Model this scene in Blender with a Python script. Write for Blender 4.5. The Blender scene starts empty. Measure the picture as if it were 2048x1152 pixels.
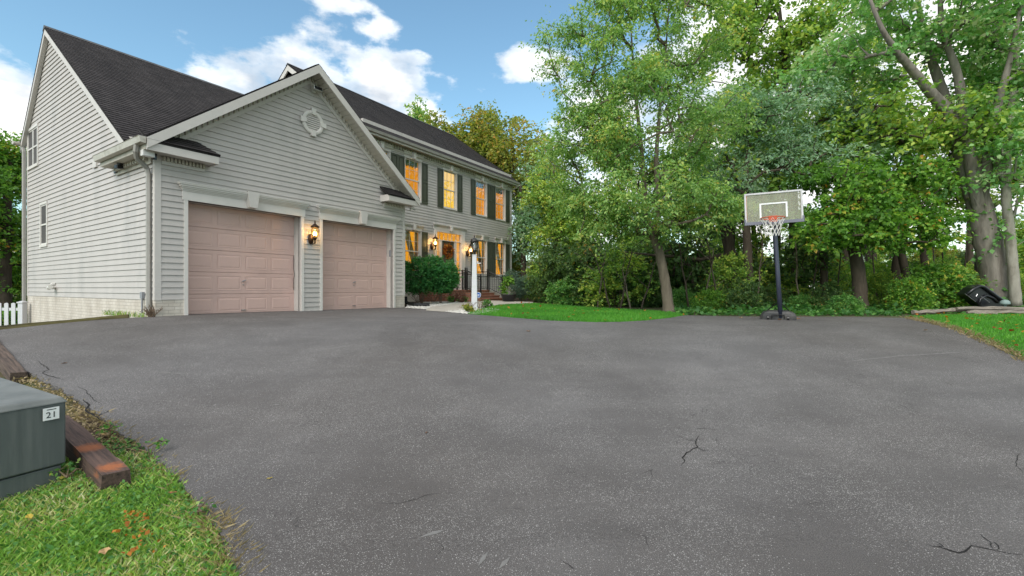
import bpy, bmesh, math, random
import numpy as np
from mathutils import Vector, Matrix, noise as mnoise
from mathutils.geometry import delaunay_2d_cdt

R = math.radians
scene = bpy.context.scene
COL = scene.collection
random.seed(7)

# ------------------------------------------------------------------ camera, sky, sun, exposure
F = 910.0            # focal length in pixels of the 2048 px wide photograph
CX, CY = 1024.0, 577.0
CAMZ = 1.5
cam_d = bpy.data.cameras.new('camera')
cam_d.sensor_width = 36.0
cam_d.lens = 36.0 * F / 2048.0
cam_d.clip_start = 0.05
cam_d.clip_end = 3000
cam = bpy.data.objects.new('camera', cam_d)
cam.location = (0, 0, CAMZ)
cam.rotation_euler = (R(90), 0, 0)
COL.objects.link(cam)
scene.camera = cam

SUN_EL, SUN_AZ = 40.0, 203.0       # azimuth clockwise from +Y (view direction): behind the camera
w = bpy.data.worlds.new('World')
scene.world = w
w.use_nodes = True
nt = w.node_tree
nt.nodes.clear()


def N(nt, typ, **kw):
    n = nt.nodes.new(typ)
    for k, v in kw.items():
        if k.startswith('i_'):
            key = k[2:]
            key = int(key) if key.isdigit() else key.replace('_', ' ')
            n.inputs[key].default_value = v
        else:
            setattr(n, k, v)
    return n


def M(nt, op, a, b=None, c=None, clamp=False):
    n = nt.nodes.new('ShaderNodeMath')
    n.operation = op
    n.use_clamp = clamp
    for i, v in enumerate((a, b, c)):
        if v is None:
            continue
        if isinstance(v, (int, float)):
            n.inputs[i].default_value = v
        else:
            nt.links.new(v, n.inputs[i])
    return n.outputs[0]


def MIX(nt, fac, a, b, blend='MIX'):
    n = nt.nodes.new('ShaderNodeMix')
    n.data_type = 'RGBA'
    n.blend_type = blend
    for s, v in ((n.inputs[0], fac), (n.inputs[6], a), (n.inputs[7], b)):
        if isinstance(v, (int, float)):
            s.default_value = v
        elif isinstance(v, tuple):
            s.default_value = v if len(v) == 4 else (*v, 1)
        else:
            nt.links.new(v, s)
    return n.outputs[2]


def RAMP(nt, fac, stops, interp='LINEAR'):
    n = nt.nodes.new('ShaderNodeValToRGB')
    n.color_ramp.interpolation = interp
    e = n.color_ramp.elements
    while len(e) < len(stops):
        e.new(0.5)
    for el, (p, c) in zip(e, stops):
        el.position = p
        el.color = c if len(c) == 4 else (*c, 1)
    nt.links.new(fac, n.inputs[0])
    return n.outputs[0]


sky = N(nt, 'ShaderNodeTexSky', sky_type='NISHITA', sun_disc=False)
sky.sun_elevation = R(SUN_EL)
sky.sun_rotation = R(SUN_AZ)
sky.air_density = 1.15
sky.dust_density = 0.6
sky.ozone_density = 1.6
tc = N(nt, 'ShaderNodeTexCoord')
sep = N(nt, 'ShaderNodeSeparateXYZ')
nt.links.new(tc.outputs['Generated'], sep.inputs[0])
az = M(nt, 'MULTIPLY', M(nt, 'ARCTAN2', sep.outputs[0], sep.outputs[1]), 57.2958)
el = M(nt, 'MULTIPLY', M(nt, 'ARCSINE', sep.outputs[2]), 57.2958)
nz = N(nt, 'ShaderNodeTexNoise', i_Scale=5.5, i_Detail=9.0, i_Roughness=0.58)
mp = N(nt, 'ShaderNodeMapping')
mp.inputs['Scale'].default_value = (1, 1, 1.9)
nt.links.new(tc.outputs['Generated'], mp.inputs[0])
nt.links.new(mp.outputs[0], nz.inputs['Vector'])
nz2 = N(nt, 'ShaderNodeTexNoise', i_Scale=18.0, i_Detail=6.0, i_Roughness=0.6)
nt.links.new(mp.outputs[0], nz2.inputs['Vector'])


def blob(a0, e0, ra, re, amp=1.0):
    da = M(nt, 'DIVIDE', M(nt, 'SUBTRACT', az, a0), ra)
    de = M(nt, 'DIVIDE', M(nt, 'SUBTRACT', el, e0), re)
    d2 = M(nt, 'ADD', M(nt, 'MULTIPLY', da, da), M(nt, 'MULTIPLY', de, de))
    return M(nt, 'MULTIPLY', M(nt, 'EXPONENT', M(nt, 'MULTIPLY', d2, -1.0)), amp)


# banks of cloud (degrees azimuth / elevation); last row is out of view, added to whiten the light
cl = None
for b in [(-17, 23.2, 6.5, 3.8, .74), (-23.5, 22.8, 7.0, 3.2, .74), (-31, 21.0, 6, 2.5, .70), (-10.5, 20.5, 5, 3.4, .62), (-36, 19.3, 4, 2.2, .60),
          (-49, 12.5, 6.5, 5.0, .95), (-58, 10, 10, 8, .8), (-21, 30.4, 7, 1.3, .46), (-15.5, 28.6, 4.5, 1.8, .46), (-12.5, 26.5, 3, 1.4, .44),
          (2.6, 26.0, 4.4, 1.9, .76), (12, 21, 7, 4, .7), (30, 20, 16, 18, .85), (50, 18, 18, 20, .85), (8, 10, 20, 8, .7),
          (-75, 28, 16, 12, .8), (80, 34, 24, 22, .8), (115, 28, 26, 20, .8), (-112, 30, 24, 20, .8), (160, 34, 34, 24, .8), (-158, 28, 24, 20, .8)]:
    o = blob(*b)
    cl = o if cl is None else M(nt, 'MAXIMUM', cl, o)
hz = M(nt, 'MULTIPLY', M(nt, 'EXPONENT', M(nt, 'MULTIPLY', M(nt, 'MAXIMUM', el, 0.0), -0.14)), 0.5)
cl = M(nt, 'MAXIMUM', cl, hz)
cl = M(nt, 'MAXIMUM', cl, RAMP(nt, M(nt, 'DIVIDE', el, 90.0), [(.42, (0, 0, 0)), (.60, (.62, .62, .62))]))  # added white cloud cover overhead, out of view, for less blue ambient light
dens = M(nt, 'ADD', cl, M(nt, 'MULTIPLY', M(nt, 'SUBTRACT', nz.outputs[0], 0.5), 1.5))
dens = M(nt, 'ADD', dens, M(nt, 'MULTIPLY', M(nt, 'SUBTRACT', nz2.outputs[0], 0.5), 0.5))
mask = RAMP(nt, dens, [(0.24, (0, 0, 0)), (0.46, (.62, .62, .62)), (0.68, (1, 1, 1))], 'EASE')
nz3 = N(nt, 'ShaderNodeTexNoise', i_Scale=7.0, i_Detail=5.0)
mp3 = N(nt, 'ShaderNodeMapping')
mp3.inputs['Location'].default_value = (0.0, 0.0, 0.06)
mp3.inputs['Scale'].default_value = (1, 1, 1.9)
nt.links.new(tc.outputs['Generated'], mp3.inputs[0])
nt.links.new(mp3.outputs[0], nz3.inputs['Vector'])
shade = RAMP(nt, nz3.outputs[0], [(0.34, (3.3, 3.6, 4.0)), (0.55, (6.9, 6.8, 6.6))])
skyc = MIX(nt, 1.0, sky.outputs[0], (0.88, 1.06, 1.0, 1), 'MULTIPLY')
mixc = MIX(nt, mask, skyc, shade)
bg = N(nt, 'ShaderNodeBackground', i_Strength=0.11)
nt.links.new(mixc, bg.inputs[0])
out = N(nt, 'ShaderNodeOutputWorld')
nt.links.new(bg.outputs[0], out.inputs[0])

sun_d = bpy.data.lights.new('sun', 'SUN')
sun_d.energy = 1.5
sun_d.angle = R(40)
sun_d.color = (1.0, 0.955, 0.89)
sun = bpy.data.objects.new('sun', sun_d)
sd = Vector((math.sin(R(SUN_AZ)) * math.cos(R(SUN_EL)), math.cos(R(SUN_AZ)) * math.cos(R(SUN_EL)), math.sin(R(SUN_EL))))
sun.rotation_euler = (-sd).to_track_quat('-Z', 'Y').to_euler()
sun.location = (0, -5, 30)
COL.objects.link(sun)

scene.view_settings.view_transform = 'Standard'
scene.view_settings.look = 'None'
scene.view_settings.gamma = 1
scene.view_settings.exposure = 0.95
scene.render.engine = 'CYCLES'
scene.cycles.max_bounces = 8
scene.cycles.transparent_max_bounces = 12

# ------------------------------------------------------------------ helpers
MATS = {}


def new_mat(name):
    m = bpy.data.materials.new(name)
    m.use_nodes = True
    t = m.node_tree
    t.nodes.clear()
    o = t.nodes.new('ShaderNodeOutputMaterial')
    p = t.nodes.new('ShaderNodeBsdfPrincipled')
    t.links.new(p.outputs[0], o.inputs[0])
    MATS[name] = m
    return m, t, p, o


def pmat(name, base, rough=.6, var=.12, scale=6., bump=0., bscale=60., spec=.35, metal=0., stretch=(1, 1, 1), dirt=None, dscale=1.5, dlim=(.5, .75)):
    m, t, p, o = new_mat(name)
    c = t.nodes.new('ShaderNodeTexCoord')
    mp = t.nodes.new('ShaderNodeMapping')
    mp.inputs['Scale'].default_value = stretch
    t.links.new(c.outputs['Object'], mp.inputs[0])
    n = N(t, 'ShaderNodeTexNoise', i_Scale=scale, i_Detail=6.0, i_Roughness=.6)
    t.links.new(mp.outputs[0], n.inputs['Vector'])
    lo = tuple(max(0, x * (1 - var)) for x in base)
    hi = tuple(min(1, x * (1 + var)) for x in base)
    col = RAMP(t, n.outputs[0], [(.3, lo), (.7, hi)])
    if dirt:
        n2 = N(t, 'ShaderNodeTexNoise', i_Scale=dscale, i_Detail=8.0, i_Roughness=.65)
        t.links.new(mp.outputs[0], n2.inputs['Vector'])
        f = RAMP(t, n2.outputs[0], [(dlim[0], (0, 0, 0)), (dlim[1], (1, 1, 1))])
        col = MIX(t, f, col, dirt)
    t.links.new(col, p.inputs['Base Color'])
    p.inputs['Roughness'].default_value = rough
    p.inputs['Specular IOR Level'].default_value = spec
    p.inputs['Metallic'].default_value = metal
    if bump:
        n3 = N(t, 'ShaderNodeTexNoise', i_Scale=bscale, i_Detail=4.0)
        t.links.new(mp.outputs[0], n3.inputs['Vector'])
        b = N(t, 'ShaderNodeBump', i_Strength=bump, i_Distance=.01)
        t.links.new(n3.outputs[0], b.inputs['Height'])
        t.links.new(b.outputs[0], p.inputs['Normal'])
    return m


def emat(name, col, strength, var=.25, scale=2.5):
    m, t, p, o = new_mat(name)
    c = t.nodes.new('ShaderNodeTexCoord')
    n = N(t, 'ShaderNodeTexNoise', i_Scale=scale, i_Detail=3.0)
    t.links.new(c.outputs['Object'], n.inputs['Vector'])
    cc = RAMP(t, n.outputs[0], [(.3, tuple(x * (1 - var) for x in col)), (.7, tuple(min(1, x * (1 + var)) for x in col))])
    e = N(t, 'ShaderNodeEmission', i_Strength=strength)
    t.links.new(cc, e.inputs[0])
    t.links.new(e.outputs[0], o.inputs[0])
    return m


def link(o, parent=None):
    COL.objects.link(o)
    if parent is not None:
        o.parent = parent
    return o


class MB:
    """collects shapes; build() links them as one mesh object"""

    def __init__(s):
        s.v, s.f, s.uv = [], [], {}

    def add(s, vs, fs):
        k = len(s.v)
        s.v += [tuple(v) for v in vs]
        s.f += [tuple(i + k for i in f) for f in fs]
        return s

    def hexa(s, p):          # 8 corners: bottom 4 ccw, top 4 ccw
        return s.add(p, [(3, 2, 1, 0), (4, 5, 6, 7), (0, 1, 5, 4), (1, 2, 6, 5), (2, 3, 7, 6), (3, 0, 4, 7)])

    def box(s, x0, x1, y0, y1, z0, z1):
        x0, x1 = min(x0, x1), max(x0, x1)
        y0, y1 = min(y0, y1), max(y0, y1)
        z0, z1 = min(z0, z1), max(z0, z1)
        return s.hexa([(x0, y0, z0), (x1, y0, z0), (x1, y1, z0), (x0, y1, z0), (x0, y0, z1), (x1, y0, z1), (x1, y1, z1), (x0, y1, z1)])

    def prism(s, poly, vec):
        """polygon of 3D points extruded by vec"""
        n = len(poly)
        a = [Vector(p) for p in poly]
        b = [p + Vector(vec) for p in a]
        return s.add(a + b, [tuple(range(n - 1, -1, -1)), tuple(range(n, 2 * n))] + [(i, (i + 1) % n, n + (i + 1) % n, n + i) for i in range(n)])

    def tube(s, pts, rad, n=8, cap=True, twist=0.0):
        pts = [Vector(p) for p in pts]
        if not hasattr(rad, '__len__'):
            rad = [rad] * len(pts)
        k = len(s.v)
        up = Vector((0, 0, 1))
        d0 = (pts[1] - pts[0]).normalized()
        x = d0.cross(up)
        if x.length < .05:
            x = d0.cross(Vector((0, 1, 0)))
        x.normalize()
        for i, p in enumerate(pts):
            d = (pts[min(i + 1, len(pts) - 1)] - pts[max(i - 1, 0)])
            if d.length < 1e-9:
                d = d0
            d.normalize()
            x = (x - d * x.dot(d))
            x.normalize()
            y = d.cross(x)
            for j in range(n):
                a = 2 * math.pi * j / n + twist
                s.v.append(tuple(p + x * math.cos(a) * rad[i] + y * math.sin(a) * rad[i]))
        for i in range(len(pts) - 1):
            for j in range(n):
                s.f.append((k + i * n + j, k + i * n + (j + 1) % n, k + (i + 1) * n + (j + 1) % n, k + (i + 1) * n + j))
        if cap:
            s.f.append(tuple(k + j for j in range(n - 1, -1, -1)))
            s.f.append(tuple(k + (len(pts) - 1) * n + j for j in range(n)))
        return s

    def lathe(s, prof, c=(0, 0, 0), n=16):
        k = len(s.v)
        for r, z in prof:
            for j in range(n):
                a = 2 * math.pi * j / n
                s.v.append((c[0] + r * math.cos(a), c[1] + r * math.sin(a), c[2] + z))
        for i in range(len(prof) - 1):
            for j in range(n):
                s.f.append((k + i * n + j, k + i * n + (j + 1) % n, k + (i + 1) * n + (j + 1) % n, k + (i + 1) * n + j))
        s.f.append(tuple(k + j for j in range(n - 1, -1, -1)))
        s.f.append(tuple(k + (len(prof) - 1) * n + j for j in range(n)))
        return s

    def mesh(s, name='mesh', smooth=False):
        me = bpy.data.meshes.new(name)
        me.from_pydata(s.v, [], s.f)
        if smooth:
            me.shade_smooth()
        me.update()
        return me

    def build(s, name, mat, parent=None, smooth=False, loc=None, rz=0, fix=False, bevel=0):
        me = s.mesh(name, smooth)
        if fix or bevel:
            bm = bmesh.new()
            bm.from_mesh(me)
            bmesh.ops.recalc_face_normals(bm, faces=bm.faces)
            if bevel:
                bmesh.ops.bevel(bm, geom=[e for e in bm.edges if e.calc_face_angle(0) > .5], offset=bevel, segments=2, affect='EDGES', profile=.5)
            bm.to_mesh(me)
            bm.free()
        me.materials.append(MATS[mat] if isinstance(mat, str) else mat)
        o = bpy.data.objects.new(name, me)
        link(o, parent)
        if loc is not None:
            o.location = loc
        o.rotation_euler.z = rz
        return o


def empty(name, loc=(0, 0, 0), rz=0):
    o = bpy.data.objects.new(name, None)
    o.empty_display_size = .2
    o.location = loc
    o.rotation_euler.z = rz
    return link(o)


def tag(o, label, cat, group=None):
    o['label'] = label
    o['category'] = cat
    if group:
        o['group'] = group
    return o


def struct(o):
    o['kind'] = 'structure'
    return o


def stuff(o, label=None, cat=None):
    o['kind'] = 'stuff'
    if label:
        tag(o, label, cat)
    return o


def share(name, me, parent, mat=None):
    o = bpy.data.objects.new(name, me)
    return link(o, parent)


def copy_tree(o, parent=None):
    c = o.copy()
    link(c, parent)
    for ch in o.children:
        copy_tree(ch, c)
    return c


# ------------------------------------------------------------------ pixel -> place
C0 = Vector((-7.18, 9.16))
U = Vector((585.0, 910.0)).normalized()     # along the garage front, to the right and away
WV = Vector((-U.y, U.x))                    # depth of the house, away to the left
HZ0 = 0.9                                   # world height of the house's local zero


def smooth(a, b, x):
    t = min(1, max(0, (x - a) / (b - a)))
    return t * t * (3 - 2 * t)


def zdrive(x, y):
    y2 = min(y, 24)
    x2 = max(-12, min(16, x))
    zu = .864 - .00289 * (x2 + 3.52) + .00786 * (y2 - 14.85)
    zu += .096 * math.exp(-((x + 7.18) ** 2 + (y - 9.16) ** 2) / 18.0)
    return zu * smooth(2.5, 9.4, y)


def zground(x, y):
    z = zdrive(x, y)
    # lower yard left of the house, past the timber edge
    d = (x + 7.3) * (-.69) + (y - 9.05) * .72
    if x < -6.5 and d > 0:
        z -= 1.15 * smooth(0.1, 2.2, d)
    # a bank behind the timbers on the near left
    if x < -3.0 and y < 8:
        z -= .25 * smooth(.3, 2.5, -3.6 - x - .55 * max(0, y - 3.0))
    return z


def G(x, y, f=zdrive):
    """ground point seen at a pixel"""
    D = 8.0
    k = (y - CY) / F
    lo, hi = 1.0, 60.0
    for _ in range(60):
        D = .5 * (lo + hi)
        if k * D > CAMZ - f((x - CX) / F * D, D):
            hi = D
        else:
            lo = D
    X = (x - CX) / F * D
    return Vector((X, D, f(X, D)))


def W(x, y, D):
    return Vector(((x - CX) / F * D, D, CAMZ + (CY - y) / F * D))


def TB(x, b):
    """house t of a pixel column on the plane at setback b"""
    q = (x - CX) / F
    o = C0 + WV * b
    return (q * o.y - o.x) / (U.x - q * U.y)


def HT(x, y, b):
    t = TB(x, b)
    D = (C0 + WV * b + U * t).y
    return (CY - y) / F * D + CAMZ - HZ0


def BS(x, t=0.):
    q = (x - CX) / F
    o = C0 + U * t
    return (q * o.y - o.x) / (WV.x - q * WV.y)


def HS(x, y, t=0.):
    b = BS(x, t)
    D = (C0 + WV * b + U * t).y
    return (CY - y) / F * D + CAMZ - HZ0


def house_to_world(t, b, h):
    p = C0 + U * t + WV * b
    return Vector((p.x, p.y, h + HZ0))
# ------------------------------------------------------------------ materials
pmat('siding', (.475, .443, .42), .55, .05, 2.0, .15, 90, dirt=(.37, .355, .34), dscale=1.1, dlim=(.52, .8), stretch=(1, 1, .35))
pmat('trim', (.555, .52, .49), .5, .05, 3, .05, 60, dirt=(.47, .45, .41), dscale=2.2, dlim=(.55, .8))
pmat('white_trim', (.64, .605, .57), .45, .04, 3, dirt=(.58, .55, .5), dscale=2, dlim=(.58, .85))
pmat('soffit', (.46, .43, .37), .6, .08, 4, dirt=(.30, .26, .19), dscale=3, dlim=(.5, .8))
pmat('gutter', (.50, .47, .42), .4, .1, 3, dirt=(.28, .25, .2), dscale=4, dlim=(.5, .75))
pmat('downspout', (.33, .315, .29), .45, .1, 3, dirt=(.2, .18, .15), dscale=3, dlim=(.5, .8))
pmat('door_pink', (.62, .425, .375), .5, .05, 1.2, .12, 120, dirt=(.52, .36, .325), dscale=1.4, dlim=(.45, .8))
pmat('shutter', (.062, .068, .045), .45, .1, 5)
pmat('entry_green', (.085, .085, .055), .4, .1, 5)
pmat('black_iron', (.012, .012, .013), .4, .2, 10, spec=.5)
pmat('lamp_black', (.02, .018, .016), .4, .2, 10, spec=.5)
pmat('bronze', (.05, .025, .012), .4, .2, 10, spec=.5, metal=.5)
pmat('plastic_white', (.62, .61, .59), .4, .04, 5)
pmat('pvc', (.66, .64, .6), .4, .06, 9, dirt=(.4, .37, .33), dscale=8, dlim=(.5, .7))
pmat('grey_box', (.25, .26, .28), .5, .08, 8)
pmat('dark_lens', (.01, .01, .012), .15, .1, 5, spec=.6)
pmat('concrete', (.40, .37, .325), .85, .12, 5, .4, 60, dirt=(.30, .275, .24), dscale=2.0)
pmat('gravel', (.50, .48, .445), .9, .3, 18, .3, 40)
pmat('ground_mix', (.06, .072, .028), .95, .35, 3, .6, 20, dirt=(.095, .07, .04), dscale=1.2, dlim=(.45, .6))
pmat('soil', (.075, .052, .034), .95, .35, 9, .8, 30, dirt=(.12, .09, .05), dscale=4)
pmat('mulch', (.055, .036, .024), .95, .4, 20, .9, 40)
pmat('drain_black', (.012, .012, .014), .4, .2, 10)
pmat('terracotta', (.02, .019, .02), .5, .2, 9)
pmat('sign_blue', (.02, .10, .42), .4, .05, 6)
pmat('sign_white', (.75, .75, .75), .4, .05, 6)
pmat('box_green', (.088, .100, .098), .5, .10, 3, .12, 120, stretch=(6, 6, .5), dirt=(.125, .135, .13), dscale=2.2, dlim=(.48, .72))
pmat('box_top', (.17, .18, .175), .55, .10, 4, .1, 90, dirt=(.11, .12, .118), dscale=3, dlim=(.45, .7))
pmat('label_ink', (.02, .02, .02), .5, .1, 5)
pmat('pole_blue', (.035, .04, .065), .35, .15, 4, spec=.5, dirt=(.09, .09, .1), dscale=12, dlim=(.6, .8))
pmat('base_black', (.035, .035, .036), .5, .2, 5, .2, 60, dirt=(.12, .11, .10), dscale=3, dlim=(.5, .8))
pmat('board_frame', (.55, .54, .55), .4, .06, 5, dirt=(.4, .37, .36), dscale=6)
pmat('board_rail', (.16, .16, .2), .45, .1, 5)
pmat('rim_orange', (.52, .09, .04), .45, .12, 9, dirt=(.3, .1, .06), dscale=20)
pmat('net', (.68, .66, .62), .8, .1, 30)
pmat('tub_black', (.010, .010, .013), .3, .25, 3, spec=.55)
pmat('steel', (.35, .35, .36), .35, .1, 8, metal=.8)
pmat('cap_grey', (.22, .29, .28), .6, .15, 8)
pmat('fence_white', (.56, .56, .585), .5, .05, 5, dirt=(.44, .47, .40), dscale=5, dlim=(.5, .8))
pmat('log_grey', (.20, .165, .135), .9, .35, 5, .8, 25, stretch=(1, 1, 1), dirt=(.075, .055, .04), dscale=5)
pmat('bark', (.145, .118, .088), .9, .35, 9, 1.0, 16, stretch=(1, 1, .22), dirt=(.07, .055, .04), dscale=6)
pmat('bark_dark', (.075, .057, .042), .9, .35, 9, 1.0, 16, stretch=(1, 1, .22), dirt=(.035, .027, .02), dscale=6)
pmat('bark_pale', (.30, .275, .235), .9, .25, 7, .8, 14, stretch=(1, 1, .3), dirt=(.14, .11, .085), dscale=5)
pmat('bark_grey', (.235, .205, .18), .95, .35, 8, 1.6, 13, stretch=(1, 1, .12), dirt=(.10, .08, .065), dscale=6)
pmat('twig', (.16, .11, .075), .9, .25, 9)
pmat('twig_red', (.13, .055, .04), .9, .25, 9)
pmat('curtain', (.34, .21, .16), .8, .15, 9, stretch=(6, 6, 1))
pmat('valance_reflection', (.10, .10, .13), .8, .2, 9)
pmat('roof_far', (.23, .23, .25), .9, .15, 9)
pmat('wall_far', (.45, .44, .42), .9, .1, 3)
pmat('brick_far', (.28, .12, .07), .9, .2, 9)
pmat('crack', (.012, .011, .011), .95, .3, 30)
pmat('scuff', (.17, .165, .16), .9, .15, 12)
pmat('dry_leaf', (.23, .105, .042), .8, .4, 6)
pmat('yellow_leaf', (.42, .32, .05), .7, .25, 6)
pmat('tan_leaf', (.42, .27, .13), .8, .2, 6)
emat('glow_orange', (.80, .27, .012), 0.70, .22, .9)
emat('glow_amber', (.85, .33, .016), 0.74, .16, .9)
emat('glow_yellow', (.95, .52, .04), 0.80, .12, .9)
emat('bulb', (1.0, .62, .22), 22.0, .05, 3)


def glass_mat(name, tint, gloss, rough=.02):
    m, t, p, o = new_mat(name)
    tr = N(t, 'ShaderNodeBsdfTransparent')
    tr.inputs[0].default_value = (*tint, 1)
    gl = N(t, 'ShaderNodeBsdfGlossy', i_Roughness=rough)
    fr = N(t, 'ShaderNodeFresnel', i_IOR=1.5)
    mx = N(t, 'ShaderNodeMixShader')
    t.links.new(M(t, 'ADD', M(t, 'MULTIPLY', fr.outputs[0], .35), gloss, clamp=True), mx.inputs[0])
    t.links.new(tr.outputs[0], mx.inputs[1])
    t.links.new(gl.outputs[0], mx.inputs[2])
    t.links.new(mx.outputs[0], o.inputs[0])
    return m


glass_mat('glass', (.95, .96, .97), .01)
glass_mat('lamp_glass', (.96, .86, .62), .03, .1)
glass_mat('clear_lamp_glass', (.9, .9, .92), .12, .1)


def board_mat():     # scratched, hazy acrylic
    m, t, p, o = new_mat('acrylic')
    c = t.nodes.new('ShaderNodeTexCoord')
    n = N(t, 'ShaderNodeTexNoise', i_Scale=2.0, i_Detail=3.0, i_Roughness=.5)
    mp = t.nodes.new('ShaderNodeMapping')
    mp.inputs['Scale'].default_value = (5, 1, .7)
    t.links.new(c.outputs['Object'], mp.inputs[0])
    t.links.new(mp.outputs[0], n.inputs['Vector'])
    tr = N(t, 'ShaderNodeBsdfTransparent')
    di = N(t, 'ShaderNodeBsdfDiffuse')
    di.inputs[0].default_value = (.40, .40, .31, 1)
    f = RAMP(t, n.outputs[0], [(.3, (.36, .36, .36)), (.7, (.50, .50, .50))])
    mx = N(t, 'ShaderNodeMixShader')
    t.links.new(f, mx.inputs[0])
    t.links.new(tr.outputs[0], mx.inputs[1])
    t.links.new(di.outputs[0], mx.inputs[2])
    t.links.new(mx.outputs[0], o.inputs[0])


board_mat()


def dark_screen():   # insect screen over dark glass
    m, t, p, o = new_mat('screen_pane')
    c = t.nodes.new('ShaderNodeTexCoord')
    n = N(t, 'ShaderNodeTexNoise', i_Scale=1.2, i_Detail=3.0)
    t.links.new(c.outputs['Object'], n.inputs['Vector'])
    t.links.new(RAMP(t, n.outputs[0], [(.3, (.075, .07, .068)), (.7, (.115, .108, .104))]), p.inputs['Base Color'])
    p.inputs['Roughness'].default_value = .7
    p.inputs['Specular IOR Level'].default_value = .15


dark_screen()


def shingle_mat(name, c1, c2):
    m, t, p, o = new_mat(name)
    uv = N(t, 'ShaderNodeUVMap')
    br = N(t, 'ShaderNodeTexBrick', offset=.5, offset_frequency=2)
    br.inputs['Color1'].default_value = (*c1, 1)
    br.inputs['Color2'].default_value = (*c2, 1)
    br.inputs['Mortar'].default_value = (c1[0] * .4, c1[1] * .4, c1[2] * .4, 1)
    br.inputs['Scale'].default_value = 1.0
    br.inputs['Mortar Size'].default_value = .004
    br.inputs['Bias'].default_value = -.1
    br.inputs['Brick Width'].default_value = .17
    br.inputs['Row Height'].default_value = .14
    t.links.new(uv.outputs[0], br.inputs['Vector'])
    n = N(t, 'ShaderNodeTexNoise', i_Scale=.9, i_Detail=8.0, i_Roughness=.7)
    mp = t.nodes.new('ShaderNodeMapping')
    mp.inputs['Scale'].default_value = (1.3, .35, 1)
    t.links.new(uv.outputs[0], mp.inputs[0])
    t.links.new(mp.outputs[0], n.inputs['Vector'])
    st = RAMP(t, n.outputs[0], [(.3, (.72, .70, .70)), (.72, (1.35, 1.3, 1.25))])
    n2 = N(t, 'ShaderNodeTexNoise', i_Scale=60., i_Detail=3.0)
    t.links.new(uv.outputs[0], n2.inputs['Vector'])
    gr = RAMP(t, n2.outputs[0], [(.3, (.75, .75, .75)), (.7, (1.25, 1.25, 1.25))])
    t.links.new(MIX(t, 1., MIX(t, 1., br.outputs[0], st, 'MULTIPLY'), gr, 'MULTIPLY'), p.inputs['Base Color'])
    p.inputs['Roughness'].default_value = .92
    p.inputs['Specular IOR Level'].default_value = .2


shingle_mat('shingle', (.034, .0315, .033), (.052, .048, .050))


def block_mat(name, axis, c1, c2, mortar, bw, bh, ms=.006, bump=.6):
    m, t, p, o = new_mat(name)
    c = t.nodes.new('ShaderNodeTexCoord')
    s = t.nodes.new('ShaderNodeSeparateXYZ')
    t.links.new(c.outputs['Object'], s.inputs[0])
    cb = t.nodes.new('ShaderNodeCombineXYZ')
    if axis == 'sum':
        t.links.new(M(t, 'ADD', s.outputs[0], s.outputs[1]), cb.inputs[0])
    else:
        t.links.new(s.outputs['xyz'.index(axis)], cb.inputs[0])
    t.links.new(s.outputs[2], cb.inputs[1])
    br = N(t, 'ShaderNodeTexBrick')
    br.inputs['Color1'].default_value = (*c1, 1)
    br.inputs['Color2'].default_value = (*c2, 1)
    br.inputs['Mortar'].default_value = (*mortar, 1)
    br.inputs['Scale'].default_value = 1.0
    br.inputs['Mortar Size'].default_value = ms
    br.inputs['Brick Width'].default_value = bw
    br.inputs['Row Height'].default_value = bh
    t.links.new(cb.outputs[0], br.inputs['Vector'])
    n = N(t, 'ShaderNodeTexNoise', i_Scale=2.2, i_Detail=8.0, i_Roughness=.65)
    mp = t.nodes.new('ShaderNodeMapping')
    mp.inputs['Scale'].default_value = (1, 1, .4)
    t.links.new(c.outputs['Object'], mp.inputs[0])
    t.links.new(mp.outputs[0], n.inputs['Vector'])
    st = RAMP(t, n.outputs[0], [(.3, (.78, .76, .74)), (.7, (1.12, 1.12, 1.12))])
    t.links.new(MIX(t, 1., br.outputs[0], st, 'MULTIPLY'), p.inputs['Base Color'])
    b = N(t, 'ShaderNodeBump', i_Strength=bump, i_Distance=.006, invert=True)
    t.links.new(br.outputs['Fac'], b.inputs['Height'])
    t.links.new(b.outputs[0], p.inputs['Normal'])
    p.inputs['Roughness'].default_value = .9
    p.inputs['Specular IOR Level'].default_value = .2


block_mat('foundation', 'sum', (.55, .50, .44), (.60, .555, .50), (.44, .40, .35), .21, .072)
block_mat('porch_brick', 'sum', (.27, .10, .06), (.36, .155, .10), (.30, .24, .19), .21, .075, .009)


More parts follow.
